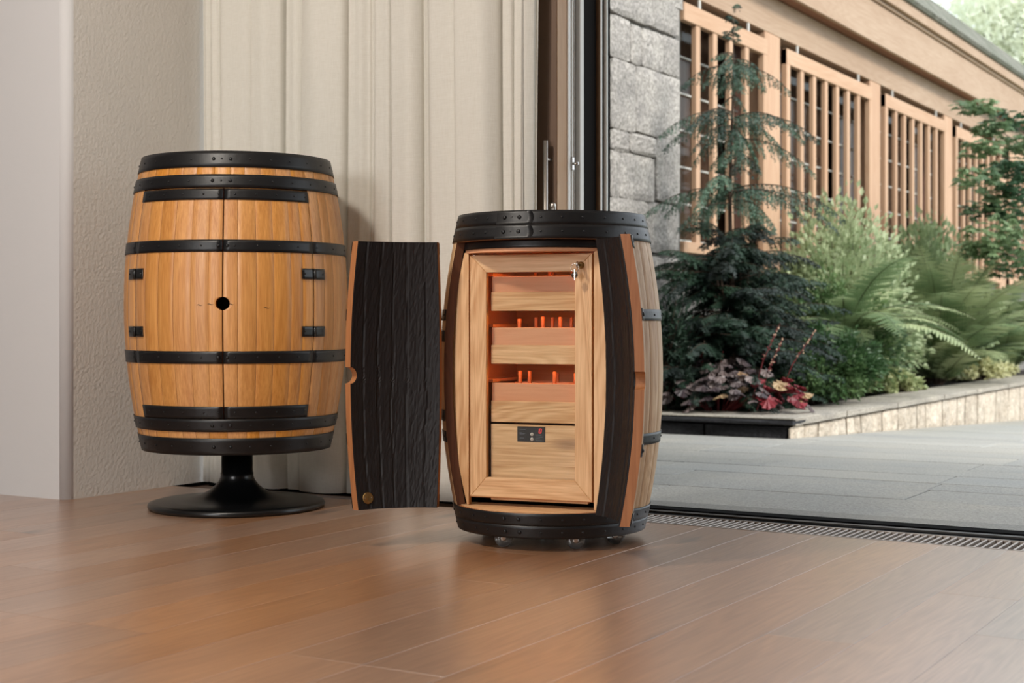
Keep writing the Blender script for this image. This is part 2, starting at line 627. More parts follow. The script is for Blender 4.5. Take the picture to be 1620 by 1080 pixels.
mr = N(nt, 'ShaderNodeMapRange')
mr.inputs['From Min'].default_value = .6
mr.inputs['From Max'].default_value = 1.4
L(ad.outputs[0], mr.inputs['Value'])
cr = N(nt, 'ShaderNodeMix', data_type='RGBA')
cr.inputs['A'].default_value = lin((234, 230, 220))
cr.inputs['B'].default_value = lin((246, 243, 235))
L(mr.outputs['Result'], cr.inputs['Factor'])
L(cr.outputs['Result'], b.inputs['Base Color'])
b.inputs['Roughness'].default_value = .9
b.inputs['Specular IOR Level'].default_value = .1
tr = N(nt, 'ShaderNodeBsdfTranslucent')
L(cr.outputs['Result'], tr.inputs['Color'])
ms = N(nt, 'ShaderNodeMixShader')
ms.inputs['Fac'].default_value = .3
L(b.outputs[0], ms.inputs[1])
L(tr.outputs[0], ms.inputs[2])
L(ms.outputs[0], nt.nodes['Material Output'].inputs['Surface'])
M['linen'] = m

# ------------------------------------------------------------ room shell
FY = 3.972           # far edge of the boards
# left wall: plain face, rounded corner, window reveal
pts = [(-8.0, 3.47)]
cx, cy, rr = -3.8 - .032, 3.47 + .032, .032
for i in range(9):
    a = -PI / 2 + PI / 2 * i / 8
    pts.append((cx + rr * math.cos(a), cy + rr * math.sin(a)))
pts += [(-3.8, 4.62), (-8.0, 4.62)]
w = MB()
n = len(pts)
for z in (0, 2.8):
    for p in pts:
        w.v.append((p[0], p[1], z))
for i in range(n):
    j = (i + 1) % n
    w.face([i, j, n + j, n + i], 0 if (i >= 9 and i < n - 2) else 1, 1 <= i <= 8)
w.face(list(range(n))[::-1], 1)
w.face([n + i for i in range(n)], 1)
w.build('wall_left', [M['plaster'], M['plaster2']], kind='structure')
w = MB()
w.box(-8, 4, 3.98, 4.62, 2.45, 2.8, 0)
w.build('wall_header', M['plaster2'], kind='structure')
w = MB()
w.box(-8.2, 4.0, -3.2, -3.0, 0, 2.8)
w.build('wall_back', M['plaster2'], kind='structure')
w = MB()
w.box(-8.2, -8.0, -3.0, 4.62, 0, 2.8)
w.build('wall_side', M['plaster2'], kind='structure')
w = MB()
w.box(3.8, 4.0, -3.0, 4.62, 0, 2.8)
w.build('wall_right', M['plaster2'], kind='structure')
w = MB()
w.box(-8.2, 4.0, -3.2, 5.3, 2.8, 2.95)
w.build('ceiling', M['ceil'], kind='structure')

# floor: slab and single planks
w = MB()
w.box(-8.0, 3.8, -3.0, 4.62, -.12, -.0165)
floor = w.build('floor', M['subfloor'], kind='structure')
PW = .1715
plank_meshes = {}


def plank_mesh(length):
    k = round(length, 2)
    if k not in plank_meshes:
        q = MB()
        q.box(-PW / 2 + .0004, PW / 2 - .0004, 0, k - .0010, -.016, 0, 0, .0003)
        plank_meshes[k] = q.mesh('plank', M['floor'])
    return plank_meshes[k], k


rnd = random.Random(3)
seam0 = -1.191
row = -20
for row in range(-21, 17):
    xc = seam0 + (row + .5) * PW
    y = FY
    first = True
    while y > -1.2:
        if row == 1 and first:
            ln = FY - 2.67
        elif first:
            ln = rnd.choice((.7, 1.1, 1.5, 1.9, 2.3))
        else:
            ln = rnd.choice((1.8, 2.0, 2.2))
        me, ln = plank_mesh(ln)
        put('plank', me, floor, (xc, y - ln, 0))
        y -= ln
        first = False

# threshold: drain grate, black rail, stone sill
g = empty('drain_grate', (-1.6, FY, 0), label='narrow steel slotted drain grate along the open doorway between boards and patio', cat='drain')
w = MB()
X0, X1 = -2.25, 1.4
ox, oy = 1.6, -FY
w.box(X0 + ox, X1 + ox, .002, .010, -.02, .001)
w.box(X0 + ox, X1 + ox, .170, .180, -.02, .001)
w.box(X0 + ox, X1 + ox, .002, .180, -.06, -.03, 1)
w.build('grate_frame', [M['grate'], M['blackgap']], g)
sm = MB()
sm.box(-.0033, .0033, .010, .170, -.016, 0, 0, .001)
sme = sm.mesh('slat', M['grate'])
k = 0
x = X0 + .012
while x < X1 - .01:
    put('slat', sme, g, (x + ox, 0, 0))
    x += .0206 if x < -.4 else .03
w = MB()
w.box(-3.79, 3.8, FY + .182, FY + .215, -.03, .001, 0)
w.box(-3.79, 3.8, FY + .215, FY + .246, -.03, .006, 1)
w.box(-3.79, 3.8, FY + .246, FY + .320, -.03, .010, 0, .003)
w.build('trim_1', [M['blackgap'], M['track']], kind='structure', label='black sliding door track between drain grate and stone sill')
w = MB()
w.box(-3.79, 3.8, FY + .322, 4.449, -.03, .004, 0, .002)
w.build('trim_2', M['sill'], kind='structure', label='grey stone door sill along the patio edge')

# ------------------------------------------------------------ patio
patio_b = MB()
patio_b.box(-3.75, 16, 4.40, 7.16, -.25, -.033)
pv = [(-3.75, 7.16, -.033), (16, 7.16, -.033), (16, 20, -.033 - 12.84 * .041), (-3.75, 20, -.033 - 12.84 * .041)]
patio_b.add(pv + [(a, b_, c - .2) for a, b_, c in pv], [(0, 1, 2, 3), (7, 6, 5, 4), (0, 4, 5, 1), (1, 5, 6, 2), (2, 6, 7, 3), (3, 7, 4, 0)])
patio = patio_b.build('floor_patio', M['joint'], kind='structure', label='grey granite paved patio outside the open doorway')
rnd = random.Random(11)
edges = [4.452, 4.92, 5.25, 5.475, 5.765, 6.02, 6.3, 6.62, 6.88, 7.16]
while edges[-1] < 15:
    edges.append(edges[-1] + rnd.choice((.26, .3, .34)))
for i in range(len(edges) - 1):
    y0, y1 = edges[i], edges[i + 1]
    lim = -3.74 if y0 < 7.1 else -2.62
    x = lim
    cuts = [lim]
    if abs(y0 - 4.92) < .01:
        cuts += [-2.7, -1.39, -.05]
    while cuts[-1] < 4.2:
        cuts.append(cuts[-1] + rnd.uniform(.9, 1.7))
    tilt = 0 if y0 < 7.1 else -math.atan(.041)
    for a, c in zip(cuts, cuts[1:]):
        q = MB()
        gp = .003
        q.box(-(c - a) / 2 + gp, (c - a) / 2 - gp, gp, (y1 - y0) / math.cos(tilt) - gp, -.032, 0, 0, .002)
        z = 0 if y0 < 7.1 else -(y0 - 7.16) * .041
        q.build('paver', M['granite'], patio, ((a + c) / 2, y0, z + rnd.uniform(-.0008, .0008)), (tilt, 0, 0))


w = MB()
w.add([(-60, -40, -1.2), (90, -40, -1.2), (90, 120, -1.2), (-60, 120, -1.2)], [(0, 1, 2, 3)])
w.build('floor_lawn', M['shrub'], kind='structure', label='lawn beyond the patio')


def gz(y):
    return 0 if y < 7.16 else -(y - 7.16) * .041


# ------------------------------------------------------------ planter wall
PX = -2.612
pl = empty('planter_wall', (PX, 7.18, 0), label='low raised planter wall with granite coping, front darkened for shade and cream stone side', cat='planter')
rnd = random.Random(5)


def rough_box(mb, x0, x1, y0, y1, z0, z1, amp, rnd, m=0, n=3, bev=.006):
    """box whose faces are uneven like split stone"""
    nx = max(1, n)
    def P(i, j, k):
        x = x0 + (x1 - x0) * i / nx
        y = y0 + (y1 - y0) * j / nx
        z = z0 + (z1 - z0) * k / nx
        e = (i in (0, nx)) + (j in (0, nx)) + (k in (0, nx))
        s = bev if e >= 2 else -amp * rnd.random()
        if i == 0: x += s
        if i == nx: x -= s
        if j == 0: y += s
        if j == nx: y -= s
        if k == 0: z += s
        if k == nx: z -= s
        return (x, y, z)
    cache = {}
    def idx(i, j, k):
        if (i, j, k) not in cache:
            cache[(i, j, k)] = len(mb.v)
            mb.v.append(P(i, j, k))
        return cache[(i, j, k)]
    for a in range(nx):
        for c in range(nx):
            for s in (0, nx):
                q0 = [idx(s, a, c), idx(s, a + 1, c), idx(s, a + 1, c + 1), idx(s, a, c + 1)]
                q1 = [idx(a, s, c), idx(a, s, c + 1), idx(a + 1, s, c + 1), idx(a + 1, s, c)]
                q2 = [idx(a, c, s), idx(a + 1, c, s), idx(a + 1, c + 1, s), idx(a, c + 1, s)]
                for q in (q0, q1, q2):
                    mb.face(q if s else q[::-1], m)


def lp(x, y, z):
    return (x - PX, y - 7.18, z)


# front: two courses of stone with shade put into its colour, granite slabs above
xs = [-3.72, -3.35, PX]
for i in range(2):
    q = MB()
    rough_box(q, xs[i] - PX + .002, xs[i + 1] - PX - .002 + (.02 if i else 0), 0.0, .40, .062, .096, .006, rnd, n=4)
    q.build('nosing_stone', M['front_shade'], pl)
    q = MB()
    q.box(xs[i] - PX + .001, xs[i + 1] - PX - .001 + (.02 if i else 0), .012, .42, .0945, .103, 0, .003)
    q.build('coping_slab', M['coping'], pl)
xs = [-3.72, -3.1, PX - .02]
for i in range(2):
    q = MB()
    rough_box(q, xs[i] - PX + .002, xs[i + 1] - PX - .002, .025, .3, -.02, .061, .006, rnd, n=4)
    q.build('base_stone', M['front_shade'], pl)
# side: coping slabs and upright cream stones
y = 7.215
while y < 16.5:
    ln = rnd.uniform(.75, 1.15)
    q = MB()
    rough_box(q, -.35, .022, y - 7.18 + .003, y + ln - 7.18 - .003, .058, .103, .004, rnd, n=5)
    q.build('coping_stone', M['coping'], pl)
    y += ln
y = 7.20
j0 = (0, 0)
first = True
while y < 15.5:
    ln = rnd.uniform(.11, .26)
    a, c = y - 7.18, y + ln - 7.18
    j1 = (rnd.uniform(-.03, .03), rnd.uniform(-.03, .03))
    q = MB()
    zb = gz(y + ln) - .02
    zt_ = .0575
    rough_box(q, -.02 if first else -.16, 0.004 - rnd.uniform(0, .010), 0, 1, zb, zt_, .008, rnd, n=4, bev=.006)
    for i, (vx, vy, vz) in enumerate(q.v):
        t = (vz - zb) / (zt_ - zb)
        ya_ = a + .004 + j0[0] * (1 - t) + j0[1] * t
        yb_ = c - .004 + j1[0] * (1 - t) + j1[1] * t
        q.v[i] = (vx, ya_ + (yb_ - ya_) * min(1, max(0, vy)), vz)
    q.build('walling_stone', M['cream'], pl)
    y += ln
    j0 = j1
    first = False
w = MB()
w.box(-.33, -.02, .3, 9.2, -.3, .05)
w.build('wall_core', M['mortar'], pl)
w = MB()
# uneven soil
nx, ny = 10, 60
for j in range(ny + 1):
    for i in range(nx + 1):
        w.v.append((-3.74 + i / nx * .83, 7.52 + j / ny * 9, .075 + .02 * math.sin(i * 1.3 + j) * math.sin(j * .7)))
for j in range(ny):
    for i in range(nx):
        a = j * (nx + 1) + i
        w.face([a, a + 1, a + nx + 2, a + nx + 1], 0, True)
w.build('floor_soil', M['soil'], kind='structure', label='dark soil in the raised planting bed')

# ------------------------------------------------------------ granite wall of single blocks
SX = -3.76
sw = empty('stone_wall', (SX, 6.0, 0), label='rough grey granite block wall beside the sliding door frames', cat='wall')
w = MB()
w.box(-.30, -.03, -1.35, 2.44, 0, 3.0)
w.build('wall_core', M['mortar'], sw)


def zc(px, py):
    return px / 2.7 + 820, py / 2.7


blocks = []


def blk(x0, x1, t0, b0, t1=None, b1=None):
    """one block from its corners in the photo: left top/bottom, right top/bottom"""
    ya, za = onX(SX, *zc(x0, t0))
    _, zb = onX(SX, *zc(x0, b0))
    yb, zd = onX(SX, *zc(x1, t1 if t1 is not None else t0))
    _, ze = onX(SX, *zc(x1, b1 if b1 is not None else b0))
    blocks.append((ya, yb, (zb + ze) / 2, (za + zd) / 2))


YE = 8.415
blk(392, 570, -75, 48, -30, 112)
blk(570, 690, -60, 112, 0, 160)
blk(395, 481, 50, 240, 95, 268)
blk(481, 525, 98, 268, 120, 282)
blk(525, 617, 118, 282, 148, 312)
blk(617, 690, 148, 312, 170, 330)
blk(397, 502, 240, 545, 282, 570)
blk(502, 690, 282, 570, 335, 603)
blk(398, 476, 545, 640, 568, 652)
blk(476, 590, 568, 652, 590, 672)
blk(590, 690, 590, 852, 603, 878)
blk(398, 435, 640, 840, 645, 848)
blk(435, 585, 652, 846, 672, 866)
blk(392, 560, 843, 1062, 860, 1075)
blk(560, 690, 862, 1075, 880, 1085)
# courses below and to the left of those, mostly behind plants and doors
rnd = random.Random(21)
zt = .98
zs = [(0.0, .33), (.33, .66), (.66, .985)]
for (a, c) in zs:
    y = 4.66
    while y < YE - .05:
        ln = min(rnd.uniform(.35, .8), YE - y)
        if YE - y - ln < .2:
            ln = YE - y
        blocks.append((y, y + ln, a, c))
        y += ln
ymin = min(b_[0] for b_ in blocks[:13])
z = .985
while z < 2.95:
    hh = rnd.uniform(.24, .4)
    y = 4.66
    while y < ymin - .02:
        ln = min(rnd.uniform(.35, .8), ymin - y)
        if ymin - y - ln < .2:
            ln = ymin - y
        blocks.append((y, y + ln, z, min(z + hh, 2.98)))
        y += ln
    z += hh
blocks.append((ymin, YE, 2.53, 2.98))
for (ya, yb, za, zb) in blocks:
    q = MB()
    rough_box(q, -.05, .0 + rnd.uniform(-.004, .010), ya - 6 + .003, yb - 6 - .003, za + .003, zb - .003, .007, rnd, n=7, bev=.004)
    q.build('block', M['block'], sw)

# ------------------------------------------------------------ timber building
LX = -3.80
tb = empty('timber_building', (LX, 8.43, 0), label='long cedar garden building with lattice screened windows and overhanging roof edge', cat='building')
TY = 8.43


def tbox(name, x0, x1, y0, y1, z0, z1, mat, parent=tb, bev=.004, m=0):
    q = MB()
    q.box(x0 - LX, x1 - LX, y0 - TY, y1 - TY, z0, z1, m, bev)
    return q.build(name, mat, parent)


tbox('back_wall', LX - .7, LX - .55, 7.0, 24, -.6, 3.3, M['blind'])
tbox('plinth', LX - .30, LX - .04, 8.43, 24, -.6, 1.03, M['mortar'])
tbox('beam', LX - .12, LX + .01, 7.9, 24, 2.668, 2.935, M['fascia'])
tbox('soffit', LX - .5, LX + .13, 5.2, 24, 2.94, 2.975, M['soffit'])
tbox('fascia_board', LX + .11, LX + .145, 5.2, 24, 2.925, 3.265, M['fascia'])
tbox('fascia_trim', LX + .10, LX + .165, 5.2, 24, 3.268, 3.298, M['fascia'])
tbox('gutter_board', LX + .10, LX + .20, 5.2, 24, 3.30, 3.42, M['fascia'])
q = MB()
a0, a1 = 5.2 - TY, 24 - TY
q.add([(.24, a0, 3.43), (.24, a1, 3.43), (-.05, a1, 3.78), (-.05, a0, 3.78), (.22, a0, 3.40), (.22, a1, 3.40), (-.35, a1, 3.40), (-.35, a0, 3.40)],
      [(0, 1, 2, 3), (4, 7, 6, 5), (0, 4, 5, 1), (1, 5, 6, 2), (2, 6, 7, 3), (3, 7, 4, 0)])
q.build('roof_edge', M['roof'], tb)
PITCH = 2.48
for k in range(5):
    pc = 10.06 + k * PITCH
    tbox('post', LX - .12, LX + .012, pc - .15, pc + .15, -.4, 2.667, M['post'], bev=.006)
for k in range(5):
    if k == 0:
        y0, y1 = 8.45, 9.895
    else:
        y0, y1 = 10.06 + (k - 1) * PITCH + .225, 10.06 + k * PITCH - .165
    z0, z1 = 1.03, 2.60
    # window behind the lattice
    zc_ = (z0 + z1) / 2
    wq = MB()
    wq.box(-.26, -.25, y0 - TY - .1, y1 - TY + .1, z0 - .02, 2.665)
    pane = wq.build('window_pane', M['pane'], tb)
    wq = MB()
    wq.box(-.26, .0, y0 - TY - .1, y1 - TY + .1, 2.55, 2.57)
    n_b = 6
    for i in range(n_b):
        zz = 1.14 + i * .245
        bb = MB()
        bb.box(-.247, -.232, y0 - TY - .1, y1 - TY + .1, zz - .006, zz + .006)
        bb.build('glazing_bar', M['bar'], pane)
    bl = MB()
    nw = int((y1 - y0) / .05)
    for i in range(nw + 1):
        yy = y0 - TY + (y1 - y0) * i / nw
        xx = -.42 + .02 * (i % 2)
        bl.v += [(xx, yy, z0 - .02), (xx, yy, 2.66)]
    for i in range(nw):
        bl.face([2 * i, 2 * i + 2, 2 * i + 3, 2 * i + 1])
    bl.build('blind', M['blind'], tb)
    fr = MB()
    if k:
        fr.box(-.01, .035, y0 - TY, y0 - TY + .075, z0, z1, 0, .004)
    fr.box(-.01, .035, y1 - TY - .075, y1 - TY, z0, z1, 0, .004)
    fr.box(-.01, .037, y0 - TY, y1 - TY, z1 - .115, z1 + .0, 1, .004)
    fr.box(-.01, .037, y0 - TY, y1 - TY, z0, z0 + .07, 1, .004)
    for yy in (y0 + .30, y1 - .30):
        fr.box(.0, .012, yy - TY - .012, yy - TY + .012, z1, 2.668, 2)
    ls = fr.build('lattice_screen', [M['slat'], M['slath'], M['bar']], tb)
    ns = 6 if k else 5
    for i in range(ns):
        yy = (y0 + .075 + (y1 - y0 - .15) * (i + 1) / (ns + 1)) if k else (8.68 + i * .28)
        if yy > y1 - .15:
            continue
        s = MB()
        s.box(-.005, .03, yy - TY - .034, yy - TY + .034, z0 + .05, z1 - .1, 0, .003)
        s.build('slat', M['slat'], ls)

# ------------------------------------------------------------ sliding door frames (stacked at the left of the opening)
def dbox(mb, x0, x1, y0, y1, m, z0=.012, z1=2.45, bev=.002):
    mb.box(x0, x1, y0, y1, z0, z1, m, bev)


DX = -2.31
w = MB()
dbox(w, -3.0, DX - .0, 4.172, 4.176, 1)      # dark face
dbox(w, -3.0, DX, 4.176, 4.243, 0)
door1 = w.build('door_1', [M['tan'], M['umber']], kind='structure', label='brown timber sliding door edge with steel pull bar beside curtain')
# lock strip
w = MB()
dbox(w, DX - .02, DX + .004, 4.2445, 4.262, 0)
dbox(w, DX - .02, DX - .004, 4.262, 4.272, 1)
dbox(w, DX - .02, DX + .003, 4.272, 4.282, 0)
dbox(w, DX - .02, DX + .0, 4.283, 4.288, 2)
dbox(w, DX - .02, DX + .002, 4.289, 4.293, 0)
w.build('edge_strip', [M['alu'], M['blackgap'], M['bronze']], door1)
hx0, hz0 = onY(4.125, 857, 222)
hx1, _ = onY(4.125, 864, 222)
h = MB()
hc = (hx0 + hx1) / 2
h.tube([(hc, 4.135, .42), (hc, 4.135, hz0)], .008, 10)
h.tube([(hc, 4.135, .5), (hc, 4.172, .5)], .005, 6)
h.tube([(hc, 4.135, hz0 - .06), (hc, 4.172, hz0 - .06)], .005, 6)
h.build('pull_bar', M['steel'], door1)
tx, tz = onY(4.16, 873, 325)
h = MB()
h.lathe([(.0, 0), (.011, 0), (.011, .008), (.006, .014), (.0, .014)], 14, 0, (tx, 4.170, tz), False, Matrix.Rotation(R_(90), 4, 'X'))
h.box(tx - .011, tx + .011, 4.160, 4.171, tz - .06, tz, 0, .004)
h.build('thumb_turn', M['steel'], door1)
lx, lz = DX + .006, onX(DX, 904, 259)[1]
h = MB()
h.box(lx - .004, lx + .003, 4.262, 4.279, lz - .022, lz + .022, 0, .002)
h.tube([(lx, 4.27, lz), (lx + .02, 4.274, lz)], .005, 8)
h.build('lock', M['chrome'], door1)
w = MB()
dbox(w, -3.0, DX - .015, 4.300, 4.330, 1)
dbox(w, -2.42, DX + .002, 4.331, 4.359, 0)
dbox(w, -2.42, DX - .005, 4.36, 4.364, 1)
door2 = w.build('door_2', [M['alu'], M['blackgap']], kind='structure', label='pale aluminium edged sliding door behind the timber one')
w = MB()
dbox(w, -3.0, DX - .035, 4.366, 4.372, 2)
dbox(w, -3.0, DX - .012, 4.375, 4.474, 1)
dbox(w, -2.5, DX + .001, 4.476, 4.485, 3)
dbox(w, -2.5, DX - .004, 4.486, 4.506, 0)
dbox(w, -2.5, DX - .008, 4.5065, 4.524, 1)
dbox(w, -2.5, DX + .002, 4.525, 4.537, 0)
dbox(w, -2.5, DX + .0, 4.5375, 4.557, 4)
door3 = w.build('door_3', [M['alu'], M['darkglass'], M['darkglass'], M['bronze'], M['blackgap']], kind='structure', label='outermost dark glazed sliding door with bronze and pale edges')

# ------------------------------------------------------------ curtain
rnd = random.Random(2)
c = MB()
nu, nz = 620, 30
xa, xb = -3.785, -2.322
ph = [rnd.uniform(0, 6.28) for _ in range(8)]


folds = []
sx = 0.0
rnd = random.Random(14)
while sx < 1.0:
    wd = rnd.choice((.030, .045, .06, .085, .11, .13))
    folds.append((sx, wd, rnd.uniform(.5, 1.1), rnd.uniform(-.010, .010), rnd.uniform(.35, .65)))
    sx += wd


def curt(u, z):
    t = z / 2.6
    y = x = 0
    for (c0, wd, am_, dr, pk) in folds:
        if c0 <= u < c0 + wd or (c0 + wd >= 1 and u >= c0):
            e = min(1, (u - c0) / wd)
            ew = e ** (math.log(.5) / math.log(pk + (dr * 12) * (1 - t)))
            y = -am_ * min(.095, .85 * wd) * math.sin(PI * ew) ** .85 + .040
            x = -.20 * wd * 1.47 * am_ * math.sin(2 * PI * ew)
            y += .0035 * math.sin(e * 17 + c0 * 40 + z * .8)
    x += xa + (xb - xa) * u + .012 * math.sin(u * 9 + 1.3 * z) * (1 - t) - .02 * (1 - t) * (u > .97)
    y += .03 * max(0, 1 - u / .07)
    return (min(max(x, -3.795), -2.29), 4.062 + max(-.054, min(.10, y)), z)


for j in range(nz + 1):
    z = .006 + (2.62 - .006) * j / nz
    for i in range(nu + 1):
        c.v.append(curt(i / nu, z))
for j in range(nz):
    for i in range(nu):
        a = j * (nu + 1) + i
        c.face([a, a + 1, a + nu + 2, a + nu + 1], 0, True)
cu = c.build('curtain', M['linen'], label='floor-length cream linen curtain gathered in soft folds left of the doors', cat='curtain')
sd = cu.modifiers.new('thick', 'SOLIDIFY')
sd.thickness = .0016


# ------------------------------------------------------------ barrels
def polar(r, a, z):
    return (r * math.sin(a), -r * math.cos(a), z)


def zlist(z0, z1, n, hole=None):
    zs = [z0 + (z1 - z0) * i / n for i in range(n + 1)]
    if hole:
        zc_, r = hole
        zs = [z for z in zs if abs(z - zc_) > r * 1.02] + [zc_ + r * math.cos(PI * i / 14) for i in range(15)]
        zs += [zc_ - r * 1.001, zc_ + r * 1.001]
        zs.sort()
    return zs


def stave_mesh(R, a0, a1, z0, z1, th, mats, P=(0, 0), hole=None, hole_edge=None, nz=16, na=3, out=0.0, gap=.0003, bev=.0005):
    """one curved stave; outer face mat 0, sawn edges mat 1, inner face mat 2"""
    mb = MB()
    zs = zlist(z0, z1, nz, hole)
    fr = []
    for z in zs:
        r = R(z) + out
        e0, e1 = a0 + gap / r, a1 - gap / r
        if hole and abs(z - hole[0]) <= hole[1]:
            dw = math.sqrt(max(0, hole[1] ** 2 - (z - hole[0]) ** 2)) / r
            if hole_edge == 0:
                e0 = max(e0, a0 + dw)
            else:
                e1 = min(e1, a1 - dw)
        b_ = bev / r
        angs = [e0, e0 + b_] + [e0 + (e1 - e0) * k / na for k in range(1, na)] + [e1 - b_, e1]
        ring = []
        for k, a in enumerate(angs):
            rr_ = r - (bev * .8 if k in (0, len(angs) - 1) else 0)
            ring.append(polar(rr_, a, z))
        for a in angs[::-1]:
            ring.append(polar(r - th, a, z))
        fr.append(ring)
    nr = len(fr[0])
    half = nr // 2
    for ring in fr:
        for p in ring:
            mb.v.append((p[0] - P[0], p[1] - P[1], p[2]))
    for i in range(len(fr) - 1):
        for k in range(nr):
            k2 = (k + 1) % nr
            mi = 0 if k < half - 1 else (1 if k in (half - 1, nr - 1) else 2)
            mb.face([i * nr + k, i * nr + k2, (i + 1) * nr + k2, (i + 1) * nr + k], mi, mi != 1 and 1 <= k < half - 2)
    mb.face([k for k in range(nr)][::-1], 1)
    mb.face([(len(fr) - 1) * nr + k for k in range(nr)], 1)
    return mb.mesh('stave', mats)


def rivet(mb, R, a, z, rad, P=(0, 0), off=0.0, m=0):
    r = R(z) + off
    dz = .002
    sl = math.atan2(R(z + dz) - R(z - dz), 2 * dz)
    nrm = Vector((math.sin(a) * math.cos(sl), -math.cos(a) * math.cos(sl), -math.sin(sl)))
    Mx = nrm.to_track_quat('Z', 'Y').to_matrix().to_4x4()
    p = Vector(polar(r, a, z)) - Vector((P[0], P[1], 0))
    mb.lathe([(rad, 0), (rad * .85, rad * .4), (rad * .5, rad * .62), (rad * .02, rad * .7)], 8, m, p, True, Mx)


def band_mesh(R, a0, a1, z0, z1, P=(0, 0), th=.0022, rivets=(), big=(), full=False, lap=None, off=0.0005):
    mb = MB()
    n = max(6, int((a1 - a0) / R_(3)))
    k = n if full else n + 1
    prof = [(0, z0), (th, z0), (th, z0 + .25 * (z1 - z0)), (th, z0 + .5 * (z1 - z0)), (th, z0 + .75 * (z1 - z0)), (th, z1), (0, z1)]
    b0 = len(mb.v)
    for i in range(k):
        a = a0 + (a1 - a0) * i / n
        for (t, z) in prof:
            p = polar(R(z) + off + t, a, z)
            mb.v.append((p[0] - P[0], p[1] - P[1], p[2]))
    np_ = len(prof)
    for i in range(n):
        i2 = (i + 1) % k
        for q in range(np_ - 1):
            mb.face([i * np_ + q, i2 * np_ + q, i2 * np_ + q + 1, i * np_ + q + 1], 0, 1 <= q <= 4)
        mb.face([i * np_ + np_ - 1, i2 * np_ + np_ - 1, i2 * np_, i * np_], 0)
    if not full:
        mb.face(list(range(np_)), 0)
        mb.face([(k - 1) * np_ + q for q in range(np_)][::-1], 0)
    if lap:
        la0, la1, ed = lap
        nn = 8
        rows = []
        zc_ = (z0 + z1) / 2
        for i in range(nn + 1):
            row_ = []
            for j in range(7):
                z = z0 + .0006 + (z1 - z0 - .0012) * j / 6
                bulge = (.009 * (1 - ((z - zc_) / (z1 - zc_)) ** 2) / .28) if ed else 0
                a = la0 + (la1 + bulge - la0) * i / nn
                p = polar(R(z) + off + th - .0008 + .0024 * min(1, i / 3), a, z)
                row_.append(len(mb.v))
                mb.v.append((p[0] - P[0], p[1] - P[1], p[2]))
            rows.append(row_)
        inner = []
        for i in range(nn + 1):
            row_ = []
            for j in range(7):
                v = Vector(mb.v[rows[i][j]])
                pv_ = Vector((v.x + P[0], v.y + P[1], 0))
                s = 1 - .0022 / pv_.length
                row_.append(len(mb.v))
                mb.v.append((pv_.x * s - P[0], pv_.y * s - P[1], v.z))
            inner.append(row_)
        for i in range(nn):
            for j in range(6):
                mb.face([rows[i][j], rows[i + 1][j], rows[i + 1][j + 1], rows[i][j + 1]], 0, True)
            for A in (0, 6):
                mb.face([rows[i][A], rows[i + 1][A], inner[i + 1][A], inner[i][A]], 0)
        for j in range(6):
            for I_ in (0, nn):
                mb.face([rows[I_][j], rows[I_][j + 1], inner[I_][j + 1], inner[I_][j]], 0)
    zc_ = (z0 + z1) / 2
    for a in rivets:
        rivet(mb, R, a, zc_, .0032, P, off + th)
    for a in big:
        rivet(mb, R, a, zc_, .0058, P, off + th + (.0016 if lap else 0))
    return mb


def hinge(R, a, z0, z1, w0, w1, parent, P=(0, 0)):
    mb = MB()
    rmid = R((z0 + z1) / 2)
    for (s0, s1) in ((a - w0 / rmid, a - .003 / rmid), (a + .003 / rmid, a + w1 / rmid)):
        q = band_mesh(R, s0, s1, z0, z1, P, .003, [s0 + .009 / rmid] if s0 < a else [s1 - .009 / rmid])
        mb.add(q.v, q.f)
        mb.m = mb.m[:-len(q.f)] + q.m
        mb.sm = mb.sm[:-len(q.f)] + q.sm
    p0, p1 = polar(R(z0) + .004, a, z0), polar(R(z1) + .004, a, z1)
    mb.tube([(p0[0] - P[0], p0[1] - P[1], z0), (p1[0] - P[0], p1[1] - P[1], z1)], .0042, 8)
    return mb.build('hinge', M['iron'], parent)


